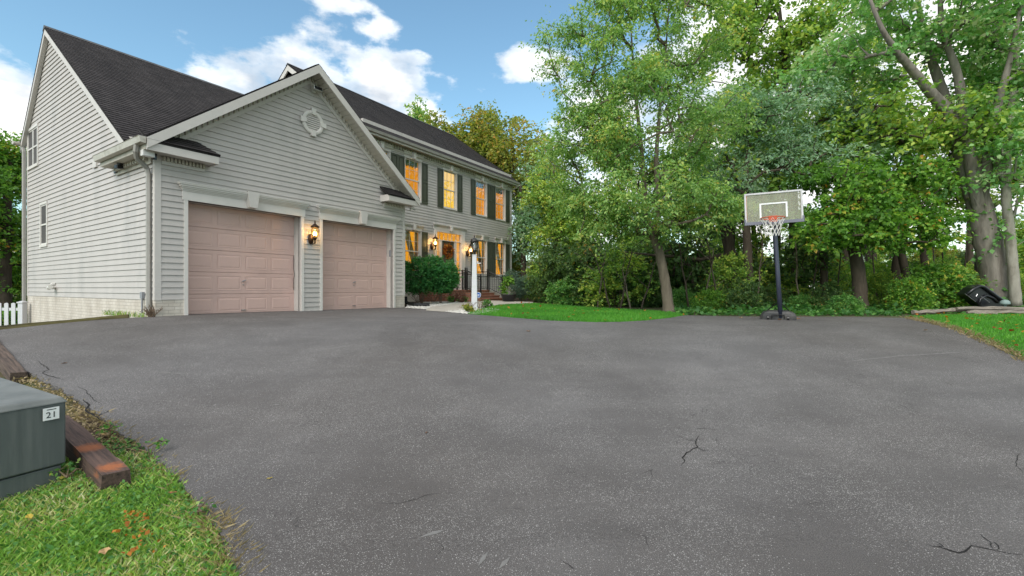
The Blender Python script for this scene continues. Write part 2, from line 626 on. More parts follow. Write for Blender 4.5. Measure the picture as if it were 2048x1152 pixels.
def asphalt():
    m, t, p, o = new_mat('asphalt')
    c = t.nodes.new('ShaderNodeTexCoord')
    n = N(t, 'ShaderNodeTexNoise', i_Scale=.55, i_Detail=9.0, i_Roughness=.62)
    t.links.new(c.outputs['Object'], n.inputs['Vector'])
    mp = t.nodes.new('ShaderNodeMapping')
    mp.inputs['Rotation'].default_value = (0, 0, R(12))
    mp.inputs['Scale'].default_value = (.35, 1.5, 1)
    t.links.new(c.outputs['Object'], mp.inputs[0])
    n2 = N(t, 'ShaderNodeTexNoise', i_Scale=1.1, i_Detail=8.0, i_Roughness=.65, i_Distortion=.5)
    t.links.new(mp.outputs[0], n2.inputs['Vector'])
    base = RAMP(t, n.outputs[0], [(.3, (.092, .087, .086)), (.52, (.108, .103, .102)), (.72, (.130, .125, .124))])
    st = RAMP(t, n2.outputs[0], [(.28, (.88, .88, .88)), (.5, (1, 1, 1)), (.74, (1.16, 1.16, 1.155))])
    col = MIX(t, 1., base, st, 'MULTIPLY')
    nb_ = N(t, 'ShaderNodeTexNoise', i_Scale=.16, i_Detail=2.0)
    t.links.new(c.outputs['Object'], nb_.inputs['Vector'])
    col = MIX(t, 1., col, RAMP(t, nb_.outputs[0], [(.36, (.84, .80, .77)), (.62, (1.06, 1.06, 1.08))]), 'MULTIPLY')
    # fine grain
    n3 = N(t, 'ShaderNodeTexNoise', i_Scale=170., i_Detail=3.0)
    t.links.new(c.outputs['Object'], n3.inputs['Vector'])
    col = MIX(t, 1., col, RAMP(t, n3.outputs[0], [(.3, (.5, .5, .5)), (.7, (1.5, 1.5, 1.5))]), 'MULTIPLY')
    # worn stones showing in patches, two sizes
    pat = N(t, 'ShaderNodeTexNoise', i_Scale=1.35, i_Detail=5.0, i_Roughness=.6)
    t.links.new(c.outputs['Object'], pat.inputs['Vector'])
    for sc, thr, amt in ((100., .30, .8), (175., .36, .75), (64., .19, .7)):
        v = N(t, 'ShaderNodeTexVoronoi', i_Scale=sc, i_Randomness=1.0)
        t.links.new(c.outputs['Object'], v.inputs['Vector'])
        sp = N(t, 'ShaderNodeSeparateXYZ')
        t.links.new(v.outputs['Color'], sp.inputs[0])
        dens = M(t, 'MULTIPLY', M(t, 'SUBTRACT', pat.outputs[0], .36, clamp=True), 1.7)
        pick = M(t, 'LESS_THAN', sp.outputs[0], dens)
        rad = M(t, 'MULTIPLY', M(t, 'ADD', sp.outputs[1], .35), thr)
        near = M(t, 'LESS_THAN', v.outputs['Distance'], rad)
        f = M(t, 'MULTIPLY', M(t, 'MULTIPLY', pick, near), amt)
        col = MIX(t, f, col, MIX(t, sp.outputs[2], (.22, .21, .205), (.46, .445, .43)))
    # hairline crazing
    vc = N(t, 'ShaderNodeTexVoronoi', i_Scale=2.1, feature='DISTANCE_TO_EDGE')
    nd = N(t, 'ShaderNodeTexNoise', i_Scale=5., i_Detail=6.0)
    t.links.new(c.outputs['Object'], nd.inputs['Vector'])
    vm = N(t, 'ShaderNodeVectorMath', operation='ADD')
    sc_ = N(t, 'ShaderNodeVectorMath', operation='SCALE')
    sc_.inputs['Scale'].default_value = .5
    t.links.new(nd.outputs['Color'], sc_.inputs[0])
    t.links.new(c.outputs['Object'], vm.inputs[0])
    t.links.new(sc_.outputs[0], vm.inputs[1])
    t.links.new(vm.outputs[0], vc.inputs['Vector'])
    ck = M(t, 'LESS_THAN', vc.outputs['Distance'], .0045)
    cn = N(t, 'ShaderNodeTexNoise', i_Scale=.8, i_Detail=3.0)
    t.links.new(c.outputs['Object'], cn.inputs['Vector'])
    ckm = RAMP(t, cn.outputs[0], [(.52, (0, 0, 0)), (.62, (.7, .7, .7))])
    col = MIX(t, M(t, 'MULTIPLY', ck, ckm), col, (.025, .024, .024))
    t.links.new(col, p.inputs['Base Color'])
    p.inputs['Roughness'].default_value = .82
    p.inputs['Specular IOR Level'].default_value = .35
    b = N(t, 'ShaderNodeBump', i_Strength=.55, i_Distance=.006)
    t.links.new(n3.outputs[0], b.inputs['Height'])
    t.links.new(b.outputs[0], p.inputs['Normal'])


asphalt()


def leaf_mat(name, stops, trans=.45, rough=.5, spec=.35):
    m, t, p, o = new_mat(name)
    a = N(t, 'ShaderNodeAttribute', attribute_name='rnd')
    col = RAMP(t, a.outputs['Fac'], stops)
    t.links.new(col, p.inputs['Base Color'])
    p.inputs['Roughness'].default_value = rough
    p.inputs['Specular IOR Level'].default_value = spec
    tr = N(t, 'ShaderNodeBsdfTranslucent')
    t.links.new(MIX(t, 1., col, (1.15, 1.25, .6, 1), 'MULTIPLY'), tr.inputs[0])
    mx = N(t, 'ShaderNodeMixShader', i_0=trans)
    t.links.new(p.outputs[0], mx.inputs[1])
    t.links.new(tr.outputs[0], mx.inputs[2])
    t.links.new(mx.outputs[0], o.inputs[0])


leaf_mat('leaf_pear', [(0, (0.108, 0.231, 0.073)), (.45, (0.233, 0.415, 0.130)), (.8, (0.436, 0.586, 0.174)), (.93, (0.620, 0.615, 0.174)), (1, (0.620, 0.462, 0.116))])
leaf_mat('leaf_silver', [(0, (0.121, 0.275, 0.085)), (.5, (0.266, 0.524, 0.183)), (.85, (0.531, 0.620, 0.340)), (1, (0.620, 0.620, 0.414))])
leaf_mat('leaf_olive', [(0, (0.145, 0.269, 0.163)), (.5, (0.278, 0.466, 0.290)), (.85, (0.484, 0.620, 0.463)), (1, (0.535, 0.620, 0.371))])
leaf_mat('leaf_bright', [(0, (0.055, 0.140, 0.030)), (.5, (0.139, 0.311, 0.048)), (.85, (0.280, 0.474, 0.066)), (.96, (0.557, 0.491, 0.083)), (1, (0.620, 0.278, 0.048))])
leaf_mat('leaf_dark', [(0, (0.042, 0.088, 0.031)), (.6, (0.091, 0.170, 0.056)), (.9, (0.173, 0.267, 0.069)), (1, (0.461, 0.243, 0.059))])
leaf_mat('leaf_yellow', [(0, (0.100, 0.166, 0.042)), (.4, (0.217, 0.283, 0.058)), (.75, (0.416, 0.399, 0.084)), (1, (0.570, 0.316, 0.067))])
leaf_mat('leaf_forest', [(0, (0.089, 0.211, 0.050)), (.45, (0.214, 0.381, 0.074)), (.8, (0.455, 0.564, 0.101)), (1, (0.620, 0.620, 0.127))], .4)
leaf_mat('leaf_euonymus', [(0, (0.029, 0.139, 0.041)), (.5, (0.065, 0.253, 0.073)), (.9, (0.146, 0.390, 0.130)), (1, (0.211, 0.195, 0.081))])
leaf_mat('leaf_spruce', [(0, (0.052, 0.105, 0.079)), (.6, (0.123, 0.210, 0.158)), (1, (0.228, 0.333, 0.245))])
leaf_mat('leaf_ground', [(0, (0.046, 0.147, 0.035)), (.5, (0.114, 0.285, 0.070)), (.9, (0.273, 0.478, 0.126)), (1, (0.501, 0.367, 0.070))])
leaf_mat('leaf_wreath', [(0, (0.200, 0.035, 0.010)), (.5, (0.500, 0.140, 0.020)), (1, (0.600, 0.320, 0.060))])
leaf_mat('grass', [(0, (0.043, 0.170, 0.020)), (.5, (0.092, 0.312, 0.032)), (.85, (0.170, 0.425, 0.049)), (.94, (0.369, 0.397, 0.113)), (1, (0.510, 0.383, 0.185))], .35)
leaf_mat('grass_near', [(0, (0.083, 0.198, 0.035)), (.45, (0.200, 0.396, 0.067)), (.75, (0.352, 0.554, 0.113)), (.88, (0.620, 0.554, 0.227)), (1, (0.620, 0.614, 0.384))], .35)
leaf_mat('grass_dry', [(0, (0.200, 0.160, 0.080)), (.5, (0.330, 0.250, 0.140)), (1, (0.450, 0.360, 0.220))], .3)
leaf_mat('leaf_orange', [(0, (0.300, 0.100, 0.015)), (1, (0.550, 0.220, 0.040))], .3)


def lawn_base():
    m, t, p, o = new_mat('lawn_base')
    c = t.nodes.new('ShaderNodeTexCoord')
    n = N(t, 'ShaderNodeTexNoise', i_Scale=40., i_Detail=6.0, i_Roughness=.7)
    t.links.new(c.outputs['Object'], n.inputs['Vector'])
    t.links.new(RAMP(t, n.outputs[0], [(.3, (.03, .10, .012)), (.55, (.055, .165, .02)), (.75, (.10, .22, .03))]), p.inputs['Base Color'])
    p.inputs['Roughness'].default_value = .9
    p.inputs['Specular IOR Level'].default_value = .15


lawn_base()


def timber(name, base, dark, spot=None):
    m, t, p, o = new_mat(name)
    c = t.nodes.new('ShaderNodeTexCoord')
    mp = t.nodes.new('ShaderNodeMapping')
    mp.inputs['Scale'].default_value = (1.2, 22, 22)
    t.links.new(c.outputs['Object'], mp.inputs[0])
    n = N(t, 'ShaderNodeTexNoise', i_Scale=1.6, i_Detail=8.0, i_Roughness=.65, i_Distortion=.4)
    t.links.new(mp.outputs[0], n.inputs['Vector'])
    col = RAMP(t, n.outputs[0], [(.32, dark), (.5, base), (.72, tuple(min(1, x * 1.7) for x in base))])
    if spot:
        s = t.nodes.new('ShaderNodeSeparateXYZ')
        t.links.new(c.outputs['Object'], s.inputs[0])
        n2 = N(t, 'ShaderNodeTexNoise', i_Scale=30., i_Detail=5.0)
        t.links.new(c.outputs['Object'], n2.inputs['Vector'])
        for x0, y0, rr in spot:
            dx = M(t, 'SUBTRACT', s.outputs[0], x0)
            dy = M(t, 'SUBTRACT', s.outputs[1], y0)
            d = M(t, 'SQRT', M(t, 'ADD', M(t, 'MULTIPLY', dx, dx), M(t, 'MULTIPLY', dy, dy)))
            d = M(t, 'ADD', d, M(t, 'MULTIPLY', M(t, 'SUBTRACT', n2.outputs[0], .5), .14))
            top = M(t, 'GREATER_THAN', s.outputs[2], .11)
            f = RAMP(t, d, [(rr * .35, (.7, .7, .7)), (rr, (0, 0, 0))])
            col = MIX(t, M(t, 'MULTIPLY', f, top), col, (.40, .12, .035))
    t.links.new(col, p.inputs['Base Color'])
    b = N(t, 'ShaderNodeBump', i_Strength=.9, i_Distance=.012)
    t.links.new(n.outputs[0], b.inputs['Height'])
    t.links.new(b.outputs[0], p.inputs['Normal'])
    p.inputs['Roughness'].default_value = .85


timber('timber', (.085, .052, .042), (.022, .014, .012), [(-.14, 0, .11), (-.70, -.01, .14)])
timber('timber_plain', (.095, .066, .052), (.025, .016, .013))
timber('timber_moss', (.10, .085, .03), (.025, .018, .01))
timber('rail_wood', (.21, .18, .15), (.06, .045, .035))
# ------------------------------------------------------------------ ground, driveway, lawns, walk
def poly_sheet(name, poly, zf, off, spacing, mat, skirt=0.0, parent=None, rag=0.0):
    poly = [Vector((p[0], p[1])) for p in poly]
    pts = []
    n = len(poly)
    for i in range(n):
        a, b = poly[i], poly[(i + 1) % n]
        near_ = rag and min(a.y, b.y) > 1.5 and max(a.y, b.y) < 7 and max(a.x, b.x) < 0
        k = max(1, int((b - a).length / (.05 if near_ else spacing)))
        for j in range(k):
            q = a.lerp(b, j / k)
            if near_:
                q = q + Vector((mnoise.noise((q.x * 9, q.y * 9, .5)), mnoise.noise((q.x * 9, q.y * 9, 7.5)))) * rag + Vector((random.uniform(-1, 1), random.uniform(-1, 1))) * rag * .35
            pts.append(q)
    nb = len(pts)
    edges = [(i, (i + 1) % nb) for i in range(nb)]

    def inside(x, y):
        c = False
        j = nb - 1
        for i in range(nb):
            xi, yi = pts[i]
            xj, yj = pts[j]
            if (yi > y) != (yj > y) and x < (xj - xi) * (y - yi) / (yj - yi) + xi:
                c = not c
            j = i
        return c
    x0 = min(p.x for p in poly); x1 = max(p.x for p in poly)
    y0 = min(p.y for p in poly); y1 = max(p.y for p in poly)
    allp = list(pts)
    x = x0 + spacing / 2
    while x < x1:
        y = y0 + spacing / 2
        while y < y1:
            if inside(x, y):
                allp.append(Vector((x + random.uniform(-.1, .1) * spacing, y + random.uniform(-.1, .1) * spacing)))
            y += spacing
        x += spacing
    v, e, f, *_ = delaunay_2d_cdt(allp, edges, [], 1, 1e-5)
    mb = MB()
    mb.v = [(p.x, p.y, zf(p.x, p.y) + off) for p in v]
    mb.f = []
    for q in f:
        a, b, c = (v[i] for i in q[:3])
        if (b - a).cross(c - a) < 0:
            q = q[::-1]
        mb.f.append(tuple(q))
    top = len(mb.f)
    if skirt:
        k = len(mb.v)
        mb.v += [(p.x, p.y, zf(p.x, p.y) + off - skirt) for p in pts]
        # delaunay keeps the input order for the boundary points
        area = sum(pts[i].x * pts[(i + 1) % nb].y - pts[(i + 1) % nb].x * pts[i].y for i in range(nb))
        k2 = len(mb.v)
        mb.v += [(p.x, p.y, zf(p.x, p.y) + off) for p in pts]
        for i in range(nb):
            j = (i + 1) % nb
            q = (k2 + i, k + i, k + j, k2 + j)
            mb.f.append(q if area > 0 else q[::-1])
    return mb.build(name, mat, parent, smooth=False), inside


def px_poly(l, f=zdrive):
    return [G(x, y, f).xy for x, y in l]


# terrain: one sheet to the horizon
def terrain():
    def ticks(a, fine0, fine1, b, st):
        t = [a + (fine0 - a) * (i / 8) ** .6 for i in range(8)]
        k = int((fine1 - fine0) / st)
        t += [fine0 + (fine1 - fine0) * i / k for i in range(k + 1)]
        t += [fine1 + (b - fine1) * (i / 8) ** 1.8 for i in range(1, 9)]
        return t
    xs = ticks(-600, -30, 40, 600, .5)
    ys = ticks(-300, -8, 50, 900, .5)
    mb = MB()
    for y in ys:
        for x in xs:
            z = zground(x, y) - .05
            z += .10 * mnoise.noise((x * .15, y * .15, 3)) * smooth(16, 24, y)
            mb.v.append((x, y, z))
    nx = len(xs)
    for j in range(len(ys) - 1):
        for i in range(nx - 1):
            mb.f.append((j * nx + i, j * nx + i + 1, (j + 1) * nx + i + 1, (j + 1) * nx + i))
    return struct(mb.build('ground', 'ground_mix', smooth=True))


terrain()

# asphalt outline, partly from the photograph's edges
left_near = px_poly([(470, 1152), (440, 1070), (395, 1008), (335, 935), (300, 905), (262, 880), (222, 850), (180, 815), (120, 775), (45, 740), (0, 702)])
left_near.insert(0, Vector((-1.25, 1.0)))
left_near.insert(0, Vector((-1.2, -6)))
a_corner = C0 + WV * .1 - U * .12
drive_poly = [Vector((9.0, -6)), Vector((7.6, 2.0)), *px_poly([(2100, 745), (2048, 722), (1990, 695), (1930, 668), (1870, 650), (1812, 637)]),
              *px_poly([(1700, 634.5), (1560, 634.5), (1450, 633.5), (1366, 631.5), (1340, 636.5), (1290, 642), (1240, 644.5), (1190, 645.2), (1100, 642),
                        (1030, 636.5), (985, 632.5), (940, 629.5), (900, 624.5), (850, 619.5)]),
              (C0 + U * 6.9 - WV * .02), (C0 + U * 6.9 + WV * .02),
              (C0 + U * 6.70 + WV * .02), (C0 + U * 6.70 + WV * .35), (C0 + U * .1 + WV * .35), (C0 + U * .1 + WV * .06), a_corner,
              Vector((-7.95, 8.62)), Vector((-8.9, 7.75)), Vector((-11, 6.4)), Vector((-12.5, 5.4)), Vector((-11.5, 4.9)), *left_near[::-1]]
# straighten ordering: left_near runs from near to far, reversed it runs far to near
drive, in_drive = poly_sheet('driveway', drive_poly, zdrive, 0.0, .30, 'asphalt', .09, rag=.035)
struct(drive)


def ribbon(name, pts, wid, mat, parent, dz=.004, taper=True, jag=.0, seed=1):
    """thin strip lying on the drive"""
    rr = random.Random(seed)
    P = []
    for i in range(len(pts) - 1):
        a, b = Vector(pts[i]), Vector(pts[i + 1])
        k = max(2, int((b - a).length / .05))
        for j in range(k):
            q = a.lerp(b, j / k)
            P.append(q + Vector((rr.uniform(-jag, jag), rr.uniform(-jag, jag))))
    P.append(Vector(pts[-1]))
    mb = MB()
    n = len(P)
    for i, p in enumerate(P):
        d = (P[min(i + 1, n - 1)] - P[max(i - 1, 0)]).normalized()
        s = Vector((-d.y, d.x))
        ww = wid * rr.uniform(.5, 1.2) * (min(1, 4 * min(i, n - 1 - i) / n + .1) if taper else 1)
        for sg in (-1, 1):
            q = p + s * sg * ww * .5
            mb.v.append((q.x, q.y, zdrive(q.x, q.y) + dz))
        if i:
            k = 2 * i
            mb.f.append((k - 2, k - 1, k + 1, k))
    return mb.build(name, mat, parent, fix=True)


cracks = [([(1398, 872), (1390, 885), (1394, 896), (1372, 908), (1366, 918), (1368, 925), (1362, 934)], .016),
          ([(1380, 857), (1440, 861)], .007), ([(1848, 1089), (1880, 1097), (1918, 1108), (1945, 1095), (1990, 1102), (2048, 1112)], .017),
          ([(1285, 950), (1304, 940), (1306, 960)], .006), ([(2040, 905), (2030, 925), (2046, 950)], .007),
          ([(755, 1010), (800, 1009), (850, 992), (895, 986)], .006), ([(165, 800), (178, 812), (170, 822), (190, 834), (210, 845)], .025),
          ([(75, 722), (98, 740), (84, 748), (130, 762)], .013), ([(152, 772), (172, 782), (188, 802), (205, 812)], .008),
          ([(1884, 762), (1910, 774)], .006), ([(1120, 1120), (1135, 1132), (1150, 1140)], .007), ([(130, 1002), (240, 1012)], .002),
          ([(1600, 1010), (1640, 1007), (1655, 1012)], .004), ([(870, 1085), (890, 1098), (868, 1120)], .004), ([(1240, 1060), (1290, 1075), (1300, 1100)], .004)]
for i, (l, wd) in enumerate(cracks):
    ribbon('crack', px_poly(l), wd * .75, 'crack', drive, .004, True, .010, i)
rb3 = random.Random(8)
for l, wd in [q for q in cracks if len(q[0]) > 3 and q[1] > .010]:          # side branches
    q = px_poly(l)
    for _ in range(3):
        k_ = rb3.randrange(1, len(q) - 1)
        d_ = (q[k_ + 1] - q[k_ - 1]).normalized()
        n_ = Vector((-d_.y, d_.x)) * rb3.choice((-1, 1))
        e_ = q[k_] + (d_ * rb3.uniform(-.5, .5) + n_) * rb3.uniform(.06, .2)
        ribbon('crack', [q[k_], q[k_].lerp(e_, .5) + d_ * .02, e_], wd * .34, 'crack', drive, .0045, True, .008, rb3.randrange(999))
scuffs = [([(1680, 726), (1790, 714), (1960, 703)], .03), ([(840, 1077), (888, 1062)], .03), ([(955, 1132), (975, 1106)], .035), ([(998, 1140), (1020, 1116)], .035),
          ([(545, 811), (560, 810)], .03), ([(300, 744), (380, 750)], .02), ([(640, 700), (700, 694)], .03), ([(1700, 654), (1730, 651)], .03)]
for i, (l, wd) in enumerate(scuffs):
    ribbon('scuff_mark', px_poly(l), wd, 'scuff', drive, .003, True, .006, 50 + i)

# concrete walk, gravel beds, lawns
walk_poly = px_poly([(852, 621.5), (905, 625.5), (935, 619.5), (985, 613), (1066, 608.8), (1066, 606.2), (1020, 604.3), (985, 603.0), (940, 606), (900, 610.5), (860, 615.5)])
walk, _ = poly_sheet('walkway', walk_poly, zdrive, .025, .4, 'concrete', .06)
struct(walk)
gravel_a = px_poly([(812, 617.2), (850, 620), (866, 616), (905, 610.8), (935, 607), (900, 604), (850, 606), (816, 610)])
gravel_b = px_poly([(890, 624.8), (925, 628.8), (955, 630.0), (992, 625), (1000, 620), (965, 617.5), (936, 619.8)])
lawn_poly = px_poly([(935, 629.3), (985, 632.8), (1030, 636.8), (1100, 642.3), (1190, 645.5), (1240, 644.8), (1290, 642.3), (1340, 636.8), (1372, 631.2),
                     (1330, 625), (1200, 618.5), (1100, 610.5), (1068, 608.5), (1000, 611.8), (975, 617)])
lawn_a, in_lawn_a = poly_sheet('lawn', lawn_poly, zdrive, -.012, .4, 'lawn_base')
struct(lawn_a)
lawn_r = [Vector((9.3, -3)), Vector((7.8, 2.0)), *px_poly([(2100, 743), (2048, 720), (1990, 693), (1930, 666.5), (1870, 648.7), (1808, 635.8)]), *px_poly([(1900, 631), (2048, 629.5), (2300, 632)]), Vector((22, 8)), Vector((24, -3))]
lawn_b, in_lawn_b = poly_sheet('lawn', lawn_r, zdrive, -.012, .5, 'lawn_base')
struct(lawn_b)
near_poly = [Vector((-1.22, -3)), Vector((-1.25, 1.0)), *px_poly([(472, 1152), (442, 1070), (397, 1008), (337, 935), (302, 905), (262, 880), (222, 850), (180, 815)]),
             *[Vector(p) for p in [(-4.6, 4.6), (-6.0, 4.2), (-8, 2), (-8, -3)]]]


def zn(x, y):
    return zdrive(x, y) - .03 + .022 * mnoise.noise((x * 2, y * 2, 0))


near_lawn, in_near = poly_sheet('lawn', near_poly, zn, -.01, .15, 'soil')
struct(near_lawn)
bed_poly = [C0 + U * 6.78 + WV * .1, C0 + U * 6.78 + WV * 3.6, C0 + U * 18.8 + WV * 3.6, C0 + U * 18.8 + WV * 1.6, *px_poly([(1062, 605.5), (985, 602.5), (935, 606), (900, 603.5), (850, 605.5), (812, 611)])]
poly_sheet('garden_bed', bed_poly, zdrive, -.02, .5, 'mulch')
struct(bpy.data.objects['garden_bed'])


# ------------------------------------------------------------------ leaf and blade clouds (numpy)
def quad_mesh(name, V, rnd, mat, n=4):
    """V (k,n,3): one polygon of n corners each"""
    k = V.shape[0]
    me = bpy.data.meshes.new(name)
    me.vertices.add(k * n)
    me.vertices.foreach_set('co', V.astype(np.float32).reshape(-1))
    me.loops.add(k * n)
    me.loops.foreach_set('vertex_index', np.arange(k * n, dtype=np.int32))
    me.polygons.add(k)
    me.polygons.foreach_set('loop_start', np.arange(k, dtype=np.int32) * n)
    me.polygons.foreach_set('loop_total', np.full(k, n, dtype=np.int32))
    at = me.attributes.new('rnd', 'FLOAT', 'FACE')
    at.data.foreach_set('value', np.clip(rnd, 0, 1).astype(np.float32))
    me.update(calc_edges=True)
    me.materials.append(MATS[mat])
    return me


def unit(v):
    return v / np.maximum(1e-6, np.linalg.norm(v, axis=1, keepdims=True))


def leaves(rng, P, size, rnd, out=None, droop=.35, width=.32, up=.8):
    """rhombic leaves at points P"""
    k = len(P)
    d = rng.normal(size=(k, 3))
    if out is not None:
        d = d * .8 + out * .7
    d[:, 2] = d[:, 2] * .6 - droop
    d = unit(d)
    nrm = rng.normal(size=(k, 3)) * .75
    nrm[:, 2] += up
    s = unit(np.cross(d, nrm))
    nn = unit(np.cross(s, d))
    L = (size * rng.uniform(.65, 1.3, k))[:, None]
    V = np.stack([P, P + d * L * .45 + s * L * width + nn * L * .07, P + d * L - nn * L * .10, P + d * L * .45 - s * L * width + nn * L * .07], 1)
    return V


def blades(rng, pts, h, wd, lean=.45):
    k = len(pts)
    a = rng.uniform(0, 2 * math.pi, k)
    s = np.stack([np.cos(a), np.sin(a), np.zeros(k)], 1)
    hh = (h * rng.uniform(.5, 1.25, k))[:, None]
    a2 = rng.uniform(0, 2 * math.pi, k)
    ln = np.stack([np.cos(a2), np.sin(a2), np.zeros(k)], 1) * hh * (lean * rng.uniform(.2, 1.4, k))[:, None]
    up = np.zeros((k, 3)); up[:, 2] = 1
    w2 = wd * .5
    V = np.stack([pts - s * w2, pts + s * w2, pts + s * w2 * .7 + up * hh * .6 + ln * .4, pts + up * hh + ln], 1)
    return V


def scatter(rng, inside, x0, x1, y0, y1, n, zf):
    P = []
    while len(P) < n:
        x = rng.uniform(x0, x1)
        y = rng.uniform(y0, y1)
        if inside(x, y):
            P.append((x, y, zf(x, y)))
    return np.array(P)


def bbox(poly):
    return min(p[0] for p in poly), max(p[0] for p in poly), min(p[1] for p in poly), max(p[1] for p in poly)


rng = np.random.default_rng(3)


def patch(P, sc):
    return np.array([mnoise.noise((p[0] * sc, p[1] * sc, 1.3)) for p in P]) * .5 + .5


def grass_obj(name, V, rnd, mat, label):
    o = bpy.data.objects.new(name, quad_mesh(name, V, rnd, mat))
    link(o)
    return stuff(o, label, 'grass')


x0, x1, y0, y1 = bbox(lawn_poly)
P = scatter(rng, in_lawn_a, x0, x1, y0, y1, 60000, zdrive)
grass_obj('grass', blades(rng, P, .055, .011), patch(P, .9) * .5 + rng.uniform(-.05, .42, len(P)), 'grass', 'mown bright green grass of the lawn around the forked young tree')
P = scatter(rng, in_lawn_b, 6.5, 14, 3.5, 13, 60000, zdrive)
grass_obj('grass', blades(rng, P, .05, .011), patch(P, .7) * .5 + rng.uniform(-.05, .46, len(P)), 'grass', 'mown bright green grass at the right edge of the driveway')
P = scatter(rng, in_near, -4.4, -1.1, 1.6, 4.8, 52000, zn)
pp = patch(P, 1.6)
keep = rng.uniform(0, 1, len(P)) < np.clip(1.1 - .45 * np.maximum(0, P[:, 1] - 2.7) - .9 * np.maximum(0, pp - .55), .12, 1)
keep &= P[:, 1] < 3.75 + .25 * pp
P, pp = P[keep], pp[keep]
grass_obj('grass', blades(rng, P, .052, .0055, .8), pp * .85 + rng.uniform(-.12, .5, len(P)), 'grass_near', 'rough weedy grass at the near left corner of the driveway')
# clover and weeds in it
P = scatter(rng, in_near, -4.2, -1.15, 1.6, 4.2, 9000, zn)
P[:, 2] += rng.uniform(.012, .05, len(P))
V = leaves(rng, P, .026, None, None, 0., .42, 1.6)
o = bpy.data.objects.new('clover', quad_mesh('clover', V, rng.uniform(0, .85, len(P)), 'leaf_ground'))
link(o)
stuff(o, 'low clover and weeds among the rough grass at the near left', 'clover')
# dry fringe along the asphalt
fr = []
edge = [Vector(p) for p in px_poly([(478, 1152), (470, 1090), (440, 1050), (395, 1008), (337, 935), (302, 905), (262, 880), (222, 850), (190, 822)])]
for i in range(len(edge) - 1):
    a, b = edge[i], edge[i + 1]
    nn_ = int((b - a).length * (650 if i < 3 else 150))
    for _ in range(nn_):
        q = a.lerp(b, rng.uniform())
        fr.append((q.x + rng.normal() * .045 - .03, q.y + rng.normal() * .045, 0))
P = np.array(fr)
P[:, 2] = [zn(p[0], p[1]) for p in P]
grass_obj('dry_grass', blades(rng, P, .055, .003, 1.5), rng.uniform(0, 1, len(P)), 'grass_dry', 'straw coloured dry grass fringe along the near left asphalt edge')
fr = []
edge = [Vector(p) for p in px_poly([(262, 893), (215, 862), (175, 826), (120, 786), (60, 752)])]
for i in range(len(edge) - 1):
    a, b = edge[i], edge[i + 1]
    for _ in range(int((b - a).length * 330)):
        q = a.lerp(b, rng.uniform())
        fr.append((q.x - .05 + rng.normal() * .07, q.y + rng.normal() * .07, 0))
P = np.array(fr)
P[:, 2] = [zn(p[0], p[1]) + .012 for p in P]
o = bpy.data.objects.new('debris', quad_mesh('debris', leaves(rng, P, .04, None, None, 0., .25, 2.5), rng.uniform(0, 1, len(P)), 'grass_dry'))
link(o)
stuff(o, 'dry leaf crumbs between the near timber and the asphalt', 'leaf litter')
# straw fringe where the right lawn meets the asphalt
fr = []
edge = [Vector(p) for p in px_poly([(2100, 744), (2048, 721.5), (1990, 694.5), (1930, 667.5), (1870, 649.6), (1812, 636.8)])]
for i in range(len(edge) - 1):
    a, b = edge[i], edge[i + 1]
    for _ in range(int((b - a).length * 420)):
        q = a.lerp(b, rng.uniform())
        fr.append((q.x + .06 + rng.normal() * .07, q.y + rng.normal() * .05, 0))
P = np.array(fr)
P[:, 2] = [zdrive(p[0], p[1]) for p in P]
grass_obj('dry_grass', blades(rng, P, .05, .010, 1.3), rng.uniform(0, .8, len(P)), 'grass_dry', 'straw coloured dry fringe between the right lawn and the asphalt')
# weeds at the foot of the side wall
P = []
for _ in range(200):
    b_ = rng.uniform(.1, 2.6)
    q = house_to_world(-.06 - abs(rng.normal()) * .05, b_, 0)
    P.append((q.x, q.y, zdrive(q.x, q.y) - .03))
P = np.array(P)
grass_obj('weeds', blades(rng, P, .11, .009, .4), rng.uniform(0, 1, len(P)), 'grass_near', 'thin weeds growing along the base of the side wall')


# white stones
def stones(name, poly, n, label, s0=.02, s1=.05):
    mbp = []
    x0, x1, y0, y1 = bbox(poly)

    def ins(x, y):
        c = False
        j = len(poly) - 1
        for i in range(len(poly)):
            xi, yi = poly[i]; xj, yj = poly[j]
            if (yi > y) != (yj > y) and x < (xj - xi) * (y - yi) / (yj - yi) + xi:
                c = not c
            j = i
        return c
    P = scatter(rng, ins, x0, x1, y0, y1, n, zdrive)
    o8 = np.array([(1, 0, 0), (0, 1, 0), (-1, 0, 0), (0, -1, 0), (0, 0, 1), (0, 0, -.6)], float)
    fs = [(0, 1, 4), (1, 2, 4), (2, 3, 4), (3, 0, 4), (1, 0, 5), (2, 1, 5), (3, 2, 5), (0, 3, 5)]
    tri = []
    for p in P:
        s = rng.uniform(s0, s1)
        a = rng.uniform(0, 6.3)
        ro = np.array([[math.cos(a), -math.sin(a), 0], [math.sin(a), math.cos(a), 0], [0, 0, 1]])
        vv = (o8 * rng.uniform(.6, 1.2, (6, 1)) * np.array([1, .75, .55]) * s) @ ro.T + p + np.array([0, 0, s * .3])
        tri += [vv[list(f)] for f in fs]
    o = bpy.data.objects.new(name, quad_mesh(name, np.array(tri), np.zeros(len(tri)), 'gravel', 3))
    link(o)
    stuff(o, label, 'gravel')


stones('gravel', gravel_a, 2600, 'pale river gravel between garage corner and brick porch')
stones('gravel', gravel_b, 1300, 'white stones ringed about the foot of the lamp post')
